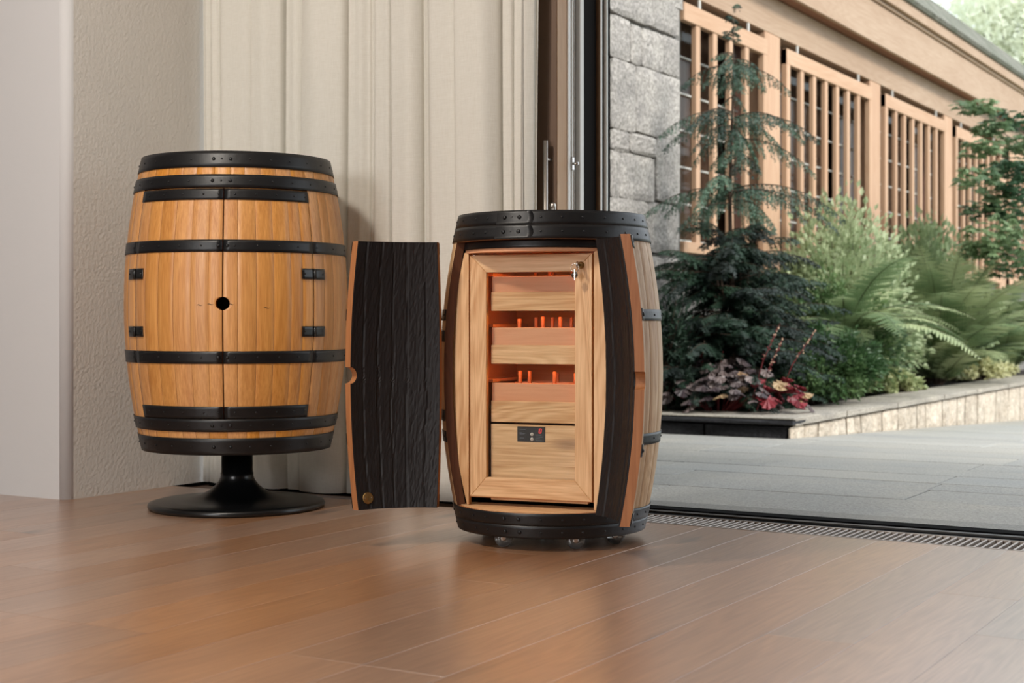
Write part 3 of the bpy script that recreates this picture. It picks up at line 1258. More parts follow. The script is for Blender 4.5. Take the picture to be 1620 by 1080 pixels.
def char_lining(R, a0, a1, z0, z1, th, widths, P, hole, hole_edge, seed):
    """charred inside of a door: uneven staves with cracked joints"""
    rn = random.Random(seed)
    mb = MB()
    bounds = widths
    offs = [rn.uniform(-.0012, .0012) for _ in bounds]
    jag = [[rn.uniform(-.004, .004) for _ in range(12)] for _ in bounds]
    zs = zlist(z0, z1, 70, hole)
    nA = 54
    vi = []
    for layer in (0, 1):
        for z in zs:
            r = R(z) - th - .0008
            e0, e1 = a0 + .0006 / r, a1 - .0006 / r
            if hole and abs(z - hole[0]) <= hole[1]:
                dw = math.sqrt(max(0, hole[1] ** 2 - (z - hole[0]) ** 2)) / r
                if hole_edge == 0:
                    e0 = max(e0, a0 + dw)
                else:
                    e1 = min(e1, a1 - dw)
            for k in range(nA + 1):
                a = e0 + (e1 - e0) * k / nA
                d = 0
                if layer == 0:
                    d = .0028
                    t = (z - z0) / (z1 - z0) * 10
                    for bi, bb in enumerate(bounds):
                        i0 = int(t)
                        jj = jag[bi][i0] * (1 - t + i0) + jag[bi][i0 + 1] * (t - i0)
                        dd = abs((a - bb) * r - jj)
                        if dd < .004:
                            d = min(d, -.001 + .0038 * dd / .004)
                    for bi, bb in enumerate(bounds):
                        if a < bb:
                            d += offs[bi]
                            break
                    d += .0003 * math.sin(z * 61 + a * 130) * math.sin(z * 23 - a * 47) + (rn.uniform(-.0004, .0004) if abs(z - hole[0]) > hole[1] * 1.3 else 0)
                    d = max(d, .0002)
                p = polar(r - d, a, z)
                mb.v.append((p[0] - P[0], p[1] - P[1], z))
    W = nA + 1
    H = len(zs)
    off = W * H
    for j in range(H - 1):
        for k in range(nA):
            a = j * W + k
            mb.face([a + 1, a, a + W, a + W + 1], 0, False)
            mb.face([off + a, off + a + 1, off + a + W + 1, off + a + W], 0)
    for j in range(H - 1):
        for k in (0, nA):
            a = j * W + k
            mb.face([a, a + W, off + a + W, off + a], 0)
    for k in range(nA):
        for j in (0, H - 1):
            a = j * W + k
            mb.face([a, a + 1, off + a + 1, off + a], 0)
    return mb


def make_barrel(root, R, z0, z1, dz0, dz1, half, seam, hole, th, nback, hoops, door_bands, shell_bands, hinges, wmat, phis, seed):
    rn = random.Random(seed)
    mats = [wmat, M['stave_edge'], M['char']]
    smats = [wmat, M['stave_edge_shaded'], M['char']]
    # fixed staves round the back, full height
    a = half
    end = 2 * PI - half
    ws = [rn.uniform(.8, 1.25) for _ in range(nback)]
    tot = sum(ws)
    for w_ in ws:
        a2 = a + (end - a) * 0 + (end - half) * w_ / tot
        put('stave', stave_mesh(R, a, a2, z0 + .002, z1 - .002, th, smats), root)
        a = a2
    # short fixed pieces above and below the doors
    for (p, q) in ((z0 + .002, dz0 - .003), (dz1 + .003, z1 - .002)):
        a = -half
        n_ = 11
        ws = [rn.uniform(.8, 1.2) for _ in range(n_)]
        for w_ in ws:
            a2 = a + 2 * half * w_ / sum(ws)
            put('short_stave', stave_mesh(R, a, a2, p, q, th, mats, nz=3), root)
            a = a2
    for (p, q, kw) in hoops:
        band_mesh(R, 0, 2 * PI, p, q, full=True, **kw).build('hoop', M['hoop'], root)
    for (p, q) in shell_bands:
        band_mesh(R, half + .002, 2 * PI - half - .002, p, q, rivets=[half + .05, 2 * PI - half - .05] + [half + .3 + .3 * i for i in range(13)]).build('hoop_section', M['hoop'], root)
    for (zh) in (z0 + .012, z1 - .022):
        w_ = MB()
        w_.lathe([(.0005, zh), (R(zh) - th - .001, zh), (R(zh) - th - .001, zh + .012), (.0005, zh + .012)], 64, 0, close=False, smooth=False)
        w_.build('barrel_head', M['hoop'], root)
    doors = []
    for side in (0, 1):
        da0, da1 = (-half, seam) if side == 0 else (seam, half)
        ha = -half if side == 0 else half
        zmid = (dz0 + dz1) / 2
        Pp = polar(R(zmid) + .003, ha, 0)
        P = (Pp[0], Pp[1])
        n_ = 6
        ws = [rn.uniform(.75, 1.25) for _ in range(n_)]
        cuts = [da0]
        for w_ in ws:
            cuts.append(cuts[-1] + (da1 - da0) * w_ / sum(ws))
        cuts[-1] = da1
        g0 = .0016 / R(zmid)
        he = 1 if side == 0 else 0
        lining = char_lining(R, da0 + g0, da1 - g0, dz0 + .001, dz1 - .001, th, cuts[1:-1], P, hole, he, seed + side)
        dr = lining.build('door', M['char'], root, (P[0], P[1], 0), (0, 0, phis[side]), label=('%s door of curved oak staves, charred black inside' % ('left' if side == 0 else 'right')))
        for i in range(n_):
            s0, s1 = cuts[i] + (g0 if i == 0 else 0), cuts[i + 1] - (g0 if i == n_ - 1 else 0)
            hh = hole if ((side == 0 and i == n_ - 1) or (side == 1 and i == 0)) else None
            put('stave', stave_mesh(R, s0, s1, dz0, dz1, th, mats, P, hh, he, nz=18), dr)
        for bi, (p, q) in enumerate(door_bands):
            rv = [da0 + (da1 - da0) * t for t in (.12, .35, .58, .80)]
            big = []
            if 1 <= bi <= len(door_bands) - 2:
                big = [da1 - .038] if side == 0 else [da0 + .038]
            else:
                rv.append(da0 + (da1 - da0) * .95)
            band_mesh(R, da0 + g0, da1 - g0, p, q, P, rivets=rv, big=big).build('band', M['hoop'], dr)
        doors.append((dr, P))
        if abs(phis[side]) < .01:
            for (p, q) in hinges:
                hinge(R, ha, p, q, .047, .047, root)
        else:
            # opened: leaf on the door and leaf on the shell folded about the knuckle
            for (p, q) in hinges:
                rm = R((p + q) / 2)
                d0, d1 = (ha + .004 / rm, ha + .047 / rm) if side == 0 else (ha - .047 / rm, ha - .004 / rm)
                band_mesh(R, d0, d1, p, q, P, .003).build('hinge_leaf', M['iron'], dr)
                d0, d1 = (ha - .047 / rm, ha - .004 / rm) if side == 0 else (ha + .004 / rm, ha + .047 / rm)
                hb = band_mesh(R, d0, d1, p, q, (0, 0), .003)
                p0 = polar(rm + .004, ha, p)
                hb.tube([(p0[0], p0[1], p), (p0[0], p0[1], q)], .004, 8)
                hb.build('hinge', M['iron'], root)
    return doors


# barrel on a pedestal
B1 = camv(-.889, 4.748, 0)


def R1(z):
    return .3545 - .268 * (z - .655) ** 2


b1 = empty('barrel_cabinet', (B1.x, B1.y, 0), TH + R_(1.0), label='closed oak barrel cabinet with black hoops standing on a black pedestal', cat='barrel')
rv = [R_(a) for a in (-75, -58, -44, -30, -17, 17, 29, 41, 54, 68, 82, 100, 120, 140, 160, 180, 200, 220, 240, 260)]
bg_ = [R_(-3.5), R_(6)]
md = [R_(1.2)]
doors1 = make_barrel(b1, R1, .193, 1.117,   .3045, 1.0015, R_(51), R_(2.7), (.653, .0197), .026, 27,
            [(1.0663, 1.117, dict(rivets=rv + md, big=bg_)), (1.0043, 1.0443, dict(rivets=rv + md, big=bg_, th=.003)),
             (.2653, .304, dict(rivets=rv + md, big=bg_, th=.003)), (.193, .2455, dict(rivets=rv, big=bg_))],
            [(.305, .343), (.4723, .510), (.8087, .8453), (.9665, 1.0005)],
            [(.4723, .510), (.8087, .8453)],
            [(.729, .762), (.5528, .5846)], M['stave'], (0, 0), 31)
for side, da, wd, zz in ((0, R_(-3.2), .020, .6505), (0, R_(-8.5), .018, .6485), (1, R_(7.0), .012, .6505), (1, R_(24), .020, .640)):
    q = MB()
    Pd = doors1[side][1]
    for i in range(7):
        a_ = da + (i - 3) * wd / 6 / R1(zz)
        hh_ = .0011 * math.sin(PI * (i + .3) / 6.6)
        z_ = zz + .0012 * math.sin(i * 1.1)
        for (dz_, off_) in ((-hh_, .0004), (hh_, .0004), (hh_, -.002), (-hh_, -.002)):
            p_ = polar(R1(z_) + off_, a_, z_ + dz_)
            q.v.append((p_[0] - Pd[0], p_[1] - Pd[1], p_[2]))
    for i in range(6):
        for k in range(4):
            q.face([4 * i + k, 4 * i + 4 + k, 4 * i + 4 + (k + 1) % 4, 4 * i + (k + 1) % 4])
    q.build('crack', M['dark'], doors1[side][0])
w = MB()
w.lathe([(.001, 0), (.272, 0), (.281, .005), (.2825, .011), (.279, .018), (.262, .0225), (.20, .027), (.15, .033), (.115, .042), (.088, .056), (.069, .072), (.057, .088), (.0525, .10),
         (.0525, .112), (.0505, .113), (.0495, .204), (.001, .204)], 72, 0, close=False)
w.build('pedestal', M['iron'], b1, label='black trumpet shaped pedestal with round base plate')
w = MB()
w.lathe([(.001, .197), (.16, .197), (.16, .204), (.001, .204)], 32, 0, close=False, smooth=False)
w.build('mounting_plate', M['iron'], b1)
# dark lining seen through the bung hole
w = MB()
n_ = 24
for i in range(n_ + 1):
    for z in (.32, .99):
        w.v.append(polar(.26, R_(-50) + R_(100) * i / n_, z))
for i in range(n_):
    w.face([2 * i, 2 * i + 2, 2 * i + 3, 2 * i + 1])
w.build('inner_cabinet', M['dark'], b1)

# open barrel on castors
B2 = camv(.1095, 4.07, 0)
AZ2 = R_(21.5)


def R2(z):
    return .3075 - .285 * (z - .46) ** 2


b2 = empty('barrel_cabinet', (B2.x, B2.y, 0), TH - AZ2, label='open oak barrel cabinet on castors, charred doors swung wide, lit drawers inside', cat='barrel')
H2 = R_(51.5)
rv2 = [R_(a) for a in (-60, -45, -30, -20, 14, 26, 38, 52, 66, 78, 90, 110, 130, 150, 170, 190, 210, 230, 250, 270)]
bg2 = [R_(-7.5), R_(1.5)]
lap = (R_(-16), R_(8.0), True)
doors2 = make_barrel(b2, R2, .034, .8895, .103, .811, H2, 0.0, (.4565, .022), .024, 24,
                     [(.8525, .8895, dict(rivets=rv2 + [R_(-3)], big=bg2, lap=lap, th=.003)), (.8145, .852, dict(rivets=rv2 + [R_(-3)], big=bg2, lap=lap, th=.003)),
                      (.0685, .1015, dict(rivets=rv2, big=bg2, th=.003)), (.034, .068, dict(rivets=rv2, big=bg2, th=.003))],
                     [(.105, .135), (.272, .302), (.602, .632), (.779, .809)],
                     [(.272, .302), (.602, .632)],
                     [(.545, .575), (.33, .36)], M['stave2'], (R_(-117), R_(98)), 57)
# medallion and its two screws on the left door
dl, Pl = doors2[0]
am = -.045 - .012
w = MB()
zz = .133
rr_ = R2(zz) - .024 - .005
am = -.03 / rr_ - .004
pm = Vector(polar(rr_, am, zz)) - Vector((Pl[0], Pl[1], 0))
nm = Vector((-math.sin(am), math.cos(am), .186)).normalized()
pm += nm * .002
Mx = nm.to_track_quat('Z', 'Y').to_matrix().to_4x4()
w.lathe([(.001, -.003), (.0155, -.003), (.0155, .001), (.0135, .002), (.0125, .0014), (.001, .0014)], 28, 0, pm, False, Mx)
for s in (-1, 1):
    w.lathe([(.0016, 0), (.0012, .0026), (.0002, .003)], 8, 1, pm + (Mx @ Vector((s * .0095, 0, 0))), False, Mx)
w.build('medallion', [M['brass'], M['chrome']], dl, label='small round brass medallion near the bottom edge')

# base shelf, side panels, upper band
def disc_front(name, z0, z1, off, mat, a0=-H2, a1=H2, v0=.10, parent=b2):
    q = MB()
    n = 30
    for z in (z0, z1):
        for i in range(n + 1):
            a = a0 + (a1 - a0) * i / n
            q.v.append(polar(R2(z) - off, a, z))
        x = (R2(z) - off) * math.sin(a1)
        q.v.append((x, -v0, z))
        q.v.append((-x, -v0, z))
    m_ = n + 3
    q.face(list(range(m_))[::-1])
    q.face([m_ + i for i in range(m_)])
    for i in range(m_):
        j = (i + 1) % m_
        q.face([i, j, m_ + j, m_ + i])
    return q.build(name, mat, parent)


disc_front('base_shelf', .088, .1025, .012, M['oakh'])
disc_front('top_shelf', .7835, .7925, .030, M['cedar'])
w = band_mesh(R2, -H2 + .01, H2 - .01, .793, .8143, th=.010, off=-.034)
w.build('upper_band', M['hoop'], b2)
FV = .166
for s in (-1, 1):
    q = MB()
    zs = [.1035 + (.785 - .1035) * i / 20 for i in range(21)]
    for z in zs:
        ro = R2(z) - .026
        xo = math.sqrt(ro * ro - (FV - .004) ** 2)
        q.v += [(s * .1785, -FV, z), (s * xo, -FV + .002, z), (s * xo, -FV + .018, z), (s * .1785, -FV + .018, z)]
    for i in range(20):
        for k in range(4):
            k2 = (k + 1) % 4
            f_ = [4 * i + k, 4 * i + k2, 4 * i + 4 + k2, 4 * i + 4 + k]
            q.face(f_ if s > 0 else f_[::-1])
    q.face([0, 1, 2, 3])
    q.face([80, 81, 82, 83])
    q.build('side_panel', M['oakv'], b2)
# cabinet carcass
w = MB()
U = .1775
for (x0, x1, y0, y1, z0, z1) in ((-U, -U + .012, -FV + .02, .17, .122, .785), (U - .012, U, -FV + .02, .17, .122, .785),
                                 (-U + .012, U - .012, .158, .17, .122, .785), (-U + .012, U - .012, -FV + .02, .158, .122, .130), (-U + .012, U - .012, -FV + .02, .158, .773, .785)):
    w.box(x0, x1, y0, y1, z0, z1)
w.build('cabinet_carcass', M['cedar'], b2)
# glazed door with mitred frame
DU, DZ0, DZ1, DT = .1735, .126, .7785, .018
IW, IB, IT = .0475, .0535, .047
yf, yb = -FV - .002, -FV + DT - .002


def mitred(name, quad, mat, parent):
    q = MB()
    b_ = .0012
    for y in (yf, yb):
        for (x, z) in quad:
            q.v.append((x, y, z))
    q.face([0, 1, 2, 3])
    q.face([4, 5, 6, 7][::-1])
    for i in range(4):
        j = (i + 1) % 4
        q.face([i, 4 + i, 4 + j, j])
    o = q.build(name, mat, parent)
    bv = o.modifiers.new('edge', 'BEVEL')
    bv.width = b_
    bv.segments = 1
    return o


q = MB()
q.box(-DU + IW - .004, DU - IW + .004, yf + .009, yf + .0115, DZ0 + IB - .004, DZ1 - IT + .004)
cd = q.build('cabinet_door', M['glass'], b2, label='glazed inner door with mitred oak frame')
g_ = .0004
mitred('stile', [(-DU, DZ0), (-DU + IW - g_, DZ0 + IB), (-DU + IW - g_, DZ1 - IT), (-DU, DZ1)], M['oakv'], cd)
mitred('stile', [(DU, DZ1), (DU - IW + g_, DZ1 - IT), (DU - IW + g_, DZ0 + IB), (DU, DZ0)], M['oakv'], cd)
mitred('rail', [(-DU + g_, DZ1), (-DU + IW, DZ1 - IT), (DU - IW, DZ1 - IT), (DU - g_, DZ1)], M['oakh'], cd)
mitred('rail', [(DU - g_, DZ0), (DU - IW, DZ0 + IB), (-DU + IW, DZ0 + IB), (-DU + g_, DZ0)], M['oakh'], cd)
for z in (DZ1 - .004, DZ0 + .002):
    q = MB()
    q.tube([(-DU + .010, yf + .006, z), (-DU + .010, yf + .006, z + .008)], .003, 8)
    q.build('pivot_pin', M['chrome'], cd)
# lock and key
kx, kz = .1435, .7475
RX = Matrix.Rotation(R_(90), 4, 'X')
q = MB()
q.lathe([(.001, -.002), (.0095, -.002), (.0095, .003), (.007, .006), (.001, .006)], 18, 0, (kx, yf, kz), False, RX)
q.build('lock', M['brass'], cd)
q = MB()
q.box(kx - .0012, kx + .0012, yf - .020, yf - .004, kz - .003, kz + .003, 0)
q.lathe([(.0012, -.0012), (.0095, -.0012), (.0095, .0012), (.0012, .0012)], 16, 0, (kx, yf - .028, kz), True, Matrix.Rotation(R_(90), 4, 'Y'))
pts_ = [(kx - .006 + .011 * math.cos(t * PI / 8), yf - .032, kz - .008 + .011 * math.sin(t * PI / 8)) for t in range(17)]
q.tube(pts_, .0009, 6, 0, False)
q.box(kx - .008, kx - .0055, yf - .034, yf - .031, kz - .040, kz - .012, 0)
q.lathe([(.001, -.0012), (.009, -.0012), (.009, .0012), (.001, .0012)], 14, 0, (kx - .0068, yf - .0325, kz - .026), True, Matrix.Rotation(R_(90), 4, 'X'))
q.build('key', M['chrome'], cd, label='chrome key with ring in the lock')
# drawers
yd = -FV + .026
UL, UR = -.1615, .1615
fx0, fx1 = -.1225, .155


def drawer(zc0, zc1, zo0, seed):
    """cedar tray front zc0..zc1 above an oak front zo0..zc0, pegs dividing the tray"""
    rn = random.Random(seed)
    q = MB()
    q.box(fx0, fx1, yd + .004, yd + .013, zo0 + .004, zc1, 0, .001)
    q.box(fx0, fx0 + .007, yd + .013, .13, zo0 + .012, zc1 - .004, 0)
    q.box(fx1 - .007, fx1, yd + .013, .13, zo0 + .012, zc1 - .004, 0)
    q.box(fx0 + .007, fx1 - .007, .123, .13, zo0 + .012, zc1 - .004, 0)
    q.box(fx0 + .007, fx1 - .007, yd + .013, .123, zo0 + .012, zo0 + .017, 0)
    d = q.build('drawer', M['cedar'], b2)
    q = MB()
    q.box(fx0 + .0005, fx1, yd - .004, yd + .0035, zo0, zc0, 0, .001)
    q.build('drawer_front', M['oakh'], d)
    return d


Zd = [(.679, .7215, .628), (.536, .583, .485), (.385, .433, .328)]
dd_ = []
for i, (a, b_, c_) in enumerate(Zd):
    dd_.append(drawer(a, b_, c_, i))
pegs = [[(-.062, .04), (-.005, .0), (.052, .03), (.10, .05), (-.02, .07)], [(-.060, -.09), (-.045, .0), (-.004, .02), (.008, -.09), (.048, .03), (.058, -.09), (.108, .0)],
        [(-.062, -.08), (-.042, -.06), (.0, .05), (.040, -.085), (.068, .04), (.098, -.08), (.128, .02)]]
for i in range(3):
    a, b_, c_ = Zd[i]
    for (px_, py_) in pegs[i]:
        q = MB()
        hgt = .022 + .010 * ((px_ * 97) % 1)
        q.box(px_ - .0045, px_ + .0045, py_ - .0045, py_ + .0045, c_ + .0175, b_ + hgt, 0, .0015)
        q.build('divider', M['cedarz'], dd_[i])
    q = MB()
    q.box(fx0 + .008, fx1 - .008, .012, .016, c_ + .0175, b_ - .002)
    q.build('divider', M['cedar'], dd_[i])
# runners and warm light strips
for i in range(3):
    a, b_, c_ = Zd[i]
    q = MB()
    q.box(UL - .003, fx0 - .004, yd + .02, .15, b_ + .001, b_ + .009)
    q.box(fx1 + .002, UR + .003, yd + .02, .15, b_ + .001, b_ + .009)
    q.build('runner', M['cedar'], b2)
for i in (0, 1, 2):
    z = (.770, .634, .491)[i]
    q = MB()
    q.box(fx0 + .01, fx1 - .01, yd + .016, yd + .022, z - .003, z)
    q.build('light_strip', M['led'], b2)
# lower panel with control panel
q = MB()
q.box(fx0, fx1, yd - .004, yd + .012, .1165, .322, 0, .001)
q.build('lower_panel', M['oakh'], b2)
q = MB()
cxp, czp, pw_, ph_ = -.0055, .297, .040, .0205
q.box(cxp - pw_, cxp + pw_, yd - .0055, yd - .0035, czp - ph_, czp + ph_, 0, .0015)
cp = q.build('control_panel', M['panelblack'], b2, label='small black control panel with red digit and two round grey buttons')
for dz in (.000, -.0128):
    q = MB()
    q.lathe([(.001, -.001), (.0045, -.001), (.0045, .0008), (.001, .0012)], 16, 0, (cxp + .0026, yd - .0056, czp + dz), False, RX)
    q.build('button', M['button'], cp)
q = MB()
x0, z0 = cxp + .0262, czp + .0095
for (a0, a1, c0, c1) in ((-.0028, .0028, .0048, .006), (-.0028, .0028, -.006, -.0048), (-.0034, -.0022, -.0054, .0054), (.0022, .0034, -.0054, .0054)):
    sh = .0009
    vs = []
    for y in (yd - .0062, yd - .0054):
        for (px_, pz_) in ((a0, c0), (a1, c0), (a1, c1), (a0, c1)):
            vs.append((x0 + px_ + pz_ * .15, y, z0 + pz_))
    q.add(vs, [(0, 1, 2, 3), (7, 6, 5, 4), (0, 4, 5, 1), (1, 5, 6, 2), (2, 6, 7, 3), (3, 7, 4, 0)])
q.build('digit', M['red_led'], cp)
q = MB()
for (px_, pz_, ln) in ((-.033, .0125, .018), (-.033, .004, .007), (-.033, .0012, .016), (-.033, -.0015, .013), (-.033, -.0105, .013), (.012, -.0015, .017), (.014, -.0065, .019), (.014, -.0112, .011), (.014, -.0165, .017)):
    q.box(cxp + px_, cxp + px_ + ln, yd - .0058, yd - .0054, czp + pz_ - .0004, czp + pz_ + .0004)
q.build('print', M['print'], cp)
# base disc and castors
rn = random.Random(9)
for deg in (17, -41, 59, 120, 180, 240):
    a = R_(deg) + AZ2          # measured from the camera-facing side
    cx_, cy_ = .2 * math.sin(a), -.2 * math.cos(a)
    q = MB()
    q.box(-.012, .012, -.012, .012, .040, .047, 0)
    q.tube([(-.011, 0, .024), (.011, 0, .024)], .0035, 8)
    q.box(-.0115, -.0095, -.006, .006, .018, .042, 0)
    q.box(.0095, .0115, -.006, .006, .018, .042, 0)
    ca = q.build('castor', M['chrome'], b2, (cx_, cy_, 0), (0, 0, AZ2 + PI / 2 + rn.uniform(-.25, .25)))
    q = MB()
    for xx in (-.0165, .0125):
        q.lathe([(.007, -.002), (.0225, -.002), (.0238, 0), (.0238, .004), (.0225, .006), (.007, .006)], 28, 0, (xx, 0, .0240), True, Matrix.Rotation(R_(90), 4, 'Y'))
        q.lathe([(.001, -.003), (.005, -.0032), (.0075, -.003), (.0075, .007), (.001, .007)], 14, 1, (xx, 0, .0240), True, Matrix.Rotation(R_(90), 4, 'Y'))
    q.build('wheel', [M['castor'], M['chrome']], ca, label='clear twin castor wheel with chrome hub')


# ------------------------------------------------------------ planting
def rv3(rn, s=1.0):
    return Vector((rn.uniform(-s, s), rn.uniform(-s, s), rn.uniform(-s, s)))


def leaf(mb, p, d, nrm, ln, wd, m=0, fold=.15):
    d = d.normalized()
    sd_ = d.cross(nrm)
    if sd_.length < 1e-4:
        sd_ = d.orthogonal()
    sd_.normalize()
    up = sd_.cross(d).normalized()
    b_ = len(mb.v)
    mid = p + d * ln * .45
    mb.v += [tuple(p), tuple(mid + sd_ * wd * .5 + up * fold * wd), tuple(p + d * ln - up * fold * wd), tuple(mid - sd_ * wd * .5 + up * fold * wd)]
    mb.face([b_, b_ + 1, b_ + 2], m)
    mb.face([b_, b_ + 2, b_ + 3], m)


def spray_branch(rn, path, sub_len, step=.028, needle=.016, hang=.5, m_st=0, m_nd=1, rad=.004, dens=1.0, wid=1.0):
    """conifer branch: stem with side sprays of needles"""
    mb = MB()
    n = len(path)
    mb.tube(path, [rad * (1 - .8 * i / (n - 1)) for i in range(n)], 4, m_st, False)
    total = sum((path[i + 1] - path[i]).length for i in range(n - 1))
    ns = max(3, int(total / step))
    for i in range(1, ns + 1):
        t = i / ns
        f = t * (n - 1)
        k = min(int(f), n - 2)
        p = path[k].lerp(path[k + 1], f - k)
        d = (path[k + 1] - path[k]).normalized()
        sdir = d.cross(Vector((0, 0, 1)))
        if sdir.length < .05:
            sdir = d.orthogonal()
        sdir.normalize()
        for s in (-1, 1):
            ln = sub_len * (1.05 - .75 * t) * rn.uniform(.6, 1.2) * min(1, .35 + t * 3)
            dd = (d * .75 + sdir * s * .8 + Vector((0, 0, -hang * rn.uniform(.5, 1.3)))).normalized()
            q = p.copy()
            m_ = max(3, int(ln / .011 * dens))
            for j in range(m_):
                dd = (dd + Vector((0, 0, -.035 * hang))).normalized()
                q2 = q + dd * (ln / m_)
                sd2 = dd.cross(Vector((rn.uniform(-.5, .5), rn.uniform(-.5, .5), 1))).normalized()
                for ss in (-1, 1):
                    nl = needle * rn.uniform(.7, 1.25) * (1 - .45 * j / m_)
                    tip = q + dd * nl * .8 + sd2 * ss * nl * .8 + rv3(rn, .003)
                    b_ = len(mb.v)
                    wv = dd * .0034 * wid
                    mb.v += [tuple(q - wv), tuple(q + wv), tuple(tip)]
                    mb.face([b_, b_ + 1, b_ + 2], m_nd)
                b_ = len(mb.v)
                mb.v += [tuple(q - sd2 * .0018), tuple(q + sd2 * .0018), tuple(q2)]
                mb.face([b_, b_ + 1, b_ + 2], m_nd)
                q = q2
    return mb


def bpath(base, az, el, ln, droop, n=8):
    p = Vector(base)
    d = Vector((math.cos(az) * math.cos(el), math.sin(az) * math.cos(el), math.sin(el)))
    out = [p.copy()]
    for i in range(n):
        d = (d + Vector((0, 0, -droop / n))).normalized()
        p = p + d * ln / n
        out.append(p.copy())
    return out


# young weeping conifer
rn = random.Random(40)
tx_, ty_ = -3.25, 7.95
con = empty('conifer_sapling', (tx_, ty_, .08), label='tall young conifer with drooping blue-green branches before the first lattice', cat='tree')
HC = 2.26
trunk = [Vector((.0, 0, -.04)), Vector((.01, .0, .6)), Vector((-.01, .01, 1.2)), Vector((.01, 0, 1.75)), Vector((.015, .01, HC))]
q = MB()
q.tube(trunk, [.022, .017, .012, .007, .002], 6)
q.build('trunk', M['bark'], con)
whorls = [(2.30, .05, 4, .9), (2.22, .06, 4, .8), (2.14, .07, 4, .7), (2.05, .13, 5, .4), (2.02, .34, 5, .25), (1.96, .22, 4, .1), (1.86, .12, 4, .0),
          (1.68, .60, 7, .30), (1.62, .46, 5, .15), (1.54, .22, 5, .0), (1.44, .14, 4, 0), (1.29, .64, 8, .3), (1.22, .40, 4, .2)]
for (z, ln, nb, el) in whorls:
    a0 = rn.uniform(0, 6)
    for k in range(nb):
        a = a0 + 2 * PI * k / nb + rn.uniform(-.3, .3)
        l2 = ln * rn.uniform(.75, 1.2)
        # keep clear of the wall behind
        if tx_ + math.cos(a) * l2 < LX + .07:
            l2 = (LX + .07 - tx_) / math.cos(a)
        pth = bpath((.01, 0, z + rn.uniform(-.05, .05)), a, el, l2, 1.1)
        spray_branch(rn, pth, .15 if ln > .2 else .06, step=.030, hang=1.4, needle=.020, wid=1.3).build('branch', [M['bark'], M['conifer']], con)

# broad dark conifer below it
yew = empty('spreading_conifer', (-3.28, 8.15, .08), label='dense dark green spreading conifer bush at the foot of the sapling', cat='shrub')
rn = random.Random(41)
for k in range(300):
    a = rn.uniform(0, 2 * PI)
    z = rn.uniform(.04, 1.08)
    cy_ = rn.uniform(-.45, .45)
    prof = .50 * (1 - (z / 1.25) ** 2.5)
    ln = prof * rn.uniform(.7, 1.15) + .08
    lim = abs(LX + .08 + 3.28)
    c_ = math.cos(a)
    if c_ < 0 and -c_ * ln > lim:
        ln = lim / -c_
    z *= 1 - .35 * abs(cy_) / .45 * rn.random()
    pth = bpath((rn.uniform(-.08, .08), cy_, z), a, rn.uniform(.15, .7), ln, .9)
    spray_branch(rn, pth, .15, step=.026, hang=.7, needle=.026, wid=1.8).build('branch', [M['bark'], M['yew']], yew)
q = MB()
for k in range(14):
    q.tube([Vector((0, 0, -.03)), Vector((.02, (k - 6.5) * .03, .3)), Vector((rn.uniform(-.06, .06), (k - 6.5) * .06, .85))], [.012, .009, .004], 5, 0, False)
q.build('stems', M['bark'], yew)


def shrub(name, loc, size, n, mat, lw, seed, label, stems=14, up=.15, droop=0.0, cat='shrub', clusters=40):
    """leafy bush: real stems with leaves gathered round their tips"""
    rn = random.Random(seed)
    root = empty(name, loc, 0, label=label, cat=cat)
    sx, sy, sz = size
    st, fo = MB(), MB()
    tips = []
    for i in range(clusters):
        a = rn.uniform(0, 2 * PI)
        rr2 = math.sqrt(rn.random())
        el = rn.random()
        zf = math.sqrt(max(.02, 1 - rr2 * rr2 * .9)) * rn.uniform(.45, 1.0)
        tip = Vector((math.cos(a) * rr2 * sx, math.sin(a) * rr2 * sy, sz * zf))
        if loc[0] + tip.x < LX + .09:
            tip.x = LX + .09 - loc[0] + rn.uniform(0, .05)
        mid = Vector((tip.x * .45, tip.y * .45, tip.z * .55))
        st.tube([Vector((tip.x * .1, tip.y * .1, -.03)), mid, tip], [.005, .0035, .0015], 4, 0, False)
        tips.append((mid, tip))
    per = n // clusters
    for mid, tip in tips:
        for j in range(per):
            t = rn.random() ** .6
            p = mid.lerp(tip, t) + rv3(rn, .035 * max(sx, sz) / .4)
            if loc[0] + p.x < LX + .06:
                p.x = LX + .06 - loc[0]
            if loc[2] + p.z < .115:
                p.z = .115 - loc[2] + rn.random() * .03
            d = (p - Vector((0, 0, sz * .35)) + rv3(rn, .25)).normalized() + Vector((0, 0, up - droop)) * rn.random()
            ln = lw[0] * rn.uniform(.6, 1.25)
            leaf(fo, p, d, Vector((rn.uniform(-1, 1), rn.uniform(-1, 1), .8)), ln, ln * lw[1])
    st.build('stems', M['bark'], root)
    fo.build('foliage', mat, root, kind='stuff')
    return root


shrub('leafy_shrub', (-2.97, 8.75, .09), (.38, .72, .50), 11000, M['shrub'], (.040, .55), 51, 'mid green small-leaved shrub spilling over the coping right of the purple plant', clusters=120)
shrub('leafy_shrub', (-3.20, 9.75, .09), (.42, .7, .85), 9000, M['shrub'], (.046, .55), 52, 'green leafy shrub behind the one that spills over the coping', clusters=110)
shrub('tall_shrub', (-3.36, 10.35, .09), (.40, 1.2, 1.40), 14000, M['pale'], (.060, .58), 53, 'tall pale green shrub reaching up before the second lattice', clusters=150)
shrub('tall_shrub', (-3.36, 12.4, .09), (.40, 1.2, 1.42), 11000, M['pale'], (.070, .58), 54, 'tall pale green shrub before the third lattice', clusters=120)
shrub('ground_cover', (-2.99, 10.35, .09), (.15, .5, .17), 2600, M['vari'], (.045, .7), 55, 'low cream variegated ground cover on the coping between shrub and fern', clusters=60, cat='plant')
